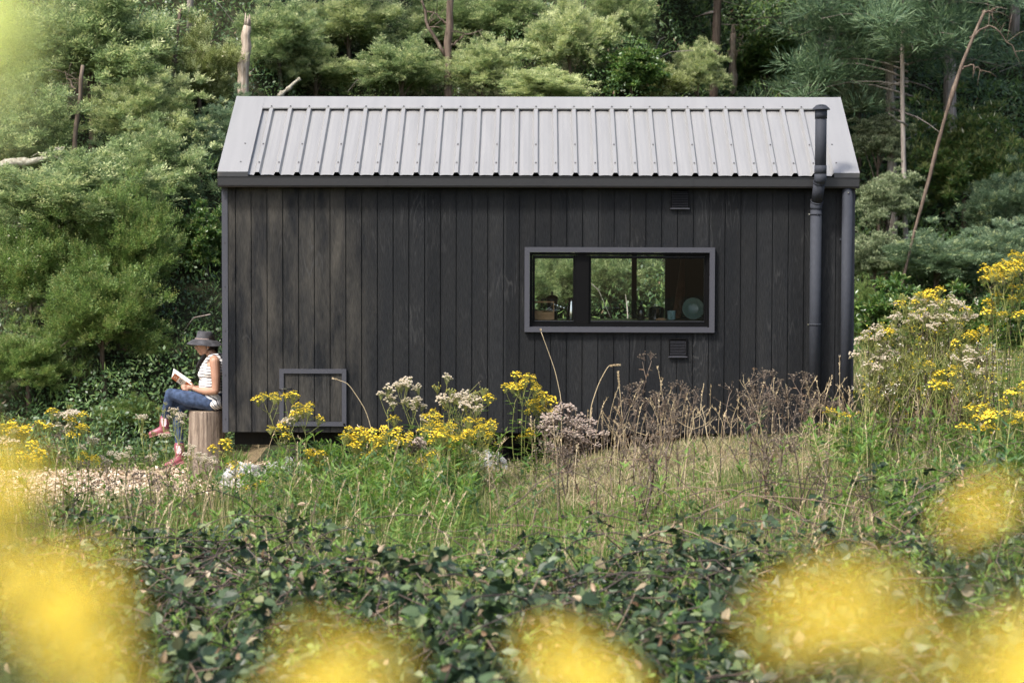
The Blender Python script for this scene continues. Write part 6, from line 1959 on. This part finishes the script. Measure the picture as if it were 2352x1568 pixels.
# ---- the open book in her hands
M['cover_orange'] = flat('burnt_orange_cover', (.46, .13, .045), .45, 0, .4, .06)
M['cover_cream'] = flat('cream_cover', (.72, .65, .54), .5, 0, .4, .05)
M['paper'] = flat('book_paper', (.80, .78, .72), .8, 0, .2, .04, 90)
M['ink'] = flat('dark_ink', (.05, .045, .05), .6)
S0, S1 = q3(272, 582, 0), q3(428, 690, 0)
F0, F1 = q3(322, 530, -92), q3(476, 640, -92)
G0, G1 = q3(287, 508, 92), q3(441, 616, 92)
bo = empty('open_book', tuple((S0+S1)/2)); tag(bo, 'open paperback with orange and cream striped cover held in both hands', 'book')
BO = np.array(bo.location)
def bpart(b, name, parent=None):
    for v in b.V: v -= BO
    o = b.obj(name); o.parent = parent or bo; return o
def quadstrip(b, A0, A1, B0, B1, f0, f1, g0, g1, off, mat):
    p = lambda f, g: (A0*(1-f)+A1*f)*(1-g)+(B0*(1-f)+B1*f)*g+off
    b.add([p(f0, g0), p(f1, g0), p(f1, g1), p(f0, g1)], (0, 1, 2, 3), mat)
for nm, X0, X1 in (('front_cover', F0, F1), ('back_cover', G0, G1)):
    nn = np.cross(S1-S0, X0-S0); nn /= np.linalg.norm(nn)
    inner = q3(560, 300)-(S0+S1)/2
    if nn @ inner < 0: nn = -nn
    b = NP()
    for f0, f1, mt in ((0, .30, M['cover_orange']), (.30, .70, M['cover_cream']), (.70, 1, M['cover_orange'])):
        quadstrip(b, S0, S1, X0, X1, f0, f1, 0, 1, nn*0, mt)
    if nm == 'front_cover':
        cc = (S0*.85+S1*.15)*.5+(X0*.85+X1*.15)*.5-nn*.0012
        e1 = (S1-S0)/np.linalg.norm(S1-S0); e2 = (X0-S0)/np.linalg.norm(X0-S0)
        b.add([cc+.016*math.cos(a)*e1+.020*math.sin(a)*e2 for a in np.arange(16)*math.pi/8], np.arange(16), M['cover_cream'])
        b.add([cc-nn*.0006+.010*math.cos(a)*e1+.013*math.sin(a)*e2 for a in np.arange(16)*math.pi/8], np.arange(16), M['cover_orange'])
        for f0, f1, g0, g1 in ((.38, .42, .30, .80), (.46, .50, .22, .85), (.56, .585, .40, .75)):
            quadstrip(b, S0, S1, X0, X1, f0, f1, g0, g1, -nn*.0012, M['ink'])
    cv = bpart(b, nm)
    b = NP()
    th = .011
    P_ = [S0, S1, X1, X0]; ce = sum(P_)/4
    lo_ = [ce+(p-ce)*.985+nn*.0008 for p in P_]; hi_ = [ce+(p-ce)*.97+nn*th for p in P_]
    hi_[0] = S0+nn*.004; hi_[1] = S1+nn*.004
    b.add(lo_+hi_, [(0, 1, 2, 3), (4, 5, 6, 7), (0, 1, 5, 4), (1, 2, 6, 5), (2, 3, 7, 6), (3, 0, 4, 7)], M['paper'])
    if nm == 'front_cover':
        # a few loose pages standing up between the halves
        for k, g_ in enumerate((.5, .75)):
            T0, T1 = X0*(1-g_)+G0*g_+np.array([-.01, 0, .02]), X1*(1-g_)+G1*g_+np.array([-.01, 0, .02])
            b.add([S0+nn*.006, S1+nn*.006, T1, T0], (0, 1, 2, 3), M['paper'])
    bpart(b, 'pages')

# ------------------------------------------------------------------ plastic sheet under the cabin
def plasticmat():
    m, t, b_ = newmat('clear_plastic_film')
    b_.inputs['Base Color'].default_value = (.55, .55, .55, 1)
    b_.inputs['Roughness'].default_value = .22
    b_.inputs['Specular IOR Level'].default_value = .7
    tr = N(t, 'ShaderNodeBsdfTransparent'); mx = N(t, 'ShaderNodeMixShader'); mx.inputs[0].default_value = .55
    t.links.new(b_.outputs[0], mx.inputs[1]); t.links.new(tr.outputs[0], mx.inputs[2])
    t.links.new(mx.outputs[0], t.nodes['Material Output'].inputs['Surface'])
    return m
M['plastic'] = plasticmat()
for i_, (px, py, wx, hz, lab) in enumerate(((562, 1090, .32, .20, 'crumpled clear plastic sheet on the ground nearest the stump'), (655, 1092, .34, .20, 'crumpled white plastic sheet under the cabin below the storage hatch'),
                                           (1125, 1058, .22, .13, 'small crumpled plastic sheet in the dark gap under the middle of the cabin'))):
    r = np.random.default_rng(40+i_)
    yb = -.28 if i_ < 2 else -.1
    c = at(px, py, yb); c[2] = float(gz(c[0], yb))
    n_ = 16
    U_, V_ = np.meshgrid(np.linspace(-1, 1, n_), np.linspace(-1, 1, n_))
    rad = np.sqrt(U_**2+V_**2)
    H_ = hz*np.clip(1.15-rad**1.6, -.02, 1)*(1+.25*np.sin(U_*4+i_)*np.sin(V_*3))+.009*r.normal(size=U_.shape)+.03*np.sin(U_*9+V_*5)*np.sin(V_*8-U_*3)
    X_ = U_*wx*.75+.03*r.normal(size=U_.shape); Y_ = V_*.28+.03*r.normal(size=U_.shape)
    b = NP()
    i2 = np.arange(n_-1)[:, None]*n_; j2 = np.arange(n_-1)[None]
    b.add(np.stack([X_, Y_, np.maximum(H_, .005)+.01], -1).reshape(-1, 3), np.stack([i2+j2, i2+j2+1, i2+n_+j2+1, i2+n_+j2], -1).reshape(-1, 4), M['plastic'], False)
    tag(b.obj('plastic_sheet', None, c), lab, 'plastic sheet', 'plastic sheets under the cabin')

# mound of dry cut grass at the right
r = np.random.default_rng(77)
c = at(2240, 905, -1.0); c[2] = float(gz(c[0], -1.0))
b = NP()
n = 5200
D_ = unit(n, r); D_[:, 2] = np.abs(D_[:, 2])
P = D_*np.array([.75, .45, .34])*(.85+.2*r.random((n, 1)))
b.leaves(P, unit(n, r)*np.array([1, 1, .5]), D_+.4*unit(n, r), .12+.1*r.random(n), .008, M['dead_leaf'], 'blade', .3)
ell(b, np.array([0, 0, 0]), 660, 380, 290, M['soil_and_shade'])
tag(b.obj('straw_mound', None, c), 'low mound of dry brown cut grass behind the ragwort at the right', 'mound')

# ------------------------------------------------------------------ blurred ragwort right before the lens
FG = [
 ('large blurred yellow ragwort filling the lower left corner', 110, [(55, 1255, 'Y', 2), (175, 1300, 'Y', 2), (90, 1370, 'Y', 3), (200, 1420, 'Y', 2), (235, 1480, 'Y', 2)], .78, 1.2),
 ('blurred orange yellow ragwort cut by the left edge above the large one', 0, [(0, 1050, 'Y', 2), (-25, 1140, 'Y', 1)], .80, .5),
 ('blurred yellow ragwort at the bottom edge left of centre', 770, [(785, 1462, 'Y', 2), (850, 1530, 'Y', 1), (700, 1550, 'Y', 1)], .80, .8),
 ('blurred yellow ragwort at the bottom edge right of centre', 1290, [(1300, 1475, 'Y', 2), (1375, 1540, 'Y', 2)], .80, 1.2),
 ('blurred yellow ragwort floating over the brambles at lower right', 1960, [(1990, 1345, 'Y', 2), (1895, 1375, 'Y', 1), (1970, 1285, 'g', 1)], .76, .6),
 ('blurred small yellow ragwort on a bright green stem at the right', 2262, [(2268, 1115, 'Y', 1)], .92, 3.0),
 ('blurred yellow ragwort filling the lower right corner', 2320, [(2372, 1450, 'Y', 2), (2375, 1535, 'Y', 2)], .76, .5),
]
for i_, (lab, base, stems, D, lf) in enumerate(FG):
    stems = [(a_, b_, k_, n_+1) for a_, b_, k_, n_ in stems]
    plant('ragwort_plant', 'flower plant', lab, base, stems, D*.70, 200+i_, 'blurred ragwort before the lens', headsize=.135, spread=.85, base_w=.02, stemr=.0020, leafy=lf)
# pale yellow-green young shoot, upper left
e = empty('young_shoot', (0, 0, 0)); tag(e, 'blurred pale yellow green leafy shoot in the upper left corner', 'plant')
tp = at(-25, 70, CAM[1]+.55); bs = np.array([tp[0]-.42, tp[1]+.02, float(gz(tp[0], tp[1]))])
e.location = bs
b = NP(); t = np.linspace(0, 1, 8)[:, None]
b.tube((tp-bs)*np.hstack([t**2.2, t, t]), np.linspace(.004, .002, 8), M['stem'], 5); b.obj('stem', e)
b = NP(); r = np.random.default_rng(4)
for k in range(170):
    s_ = .985+.03*r.random(); a = r.random()*6.28
    b.leaves((tp-bs+np.array([.004*r.normal(), .006*r.normal(), .010*r.normal()]))[None], np.array([[math.cos(a), math.sin(a), .25]]), np.array([[0, -.8, .5]])+.3*unit(1, r), .006+.004*r.random(), .006, M['green_bud'], 'lance', .2)
b.obj('leaves', e)
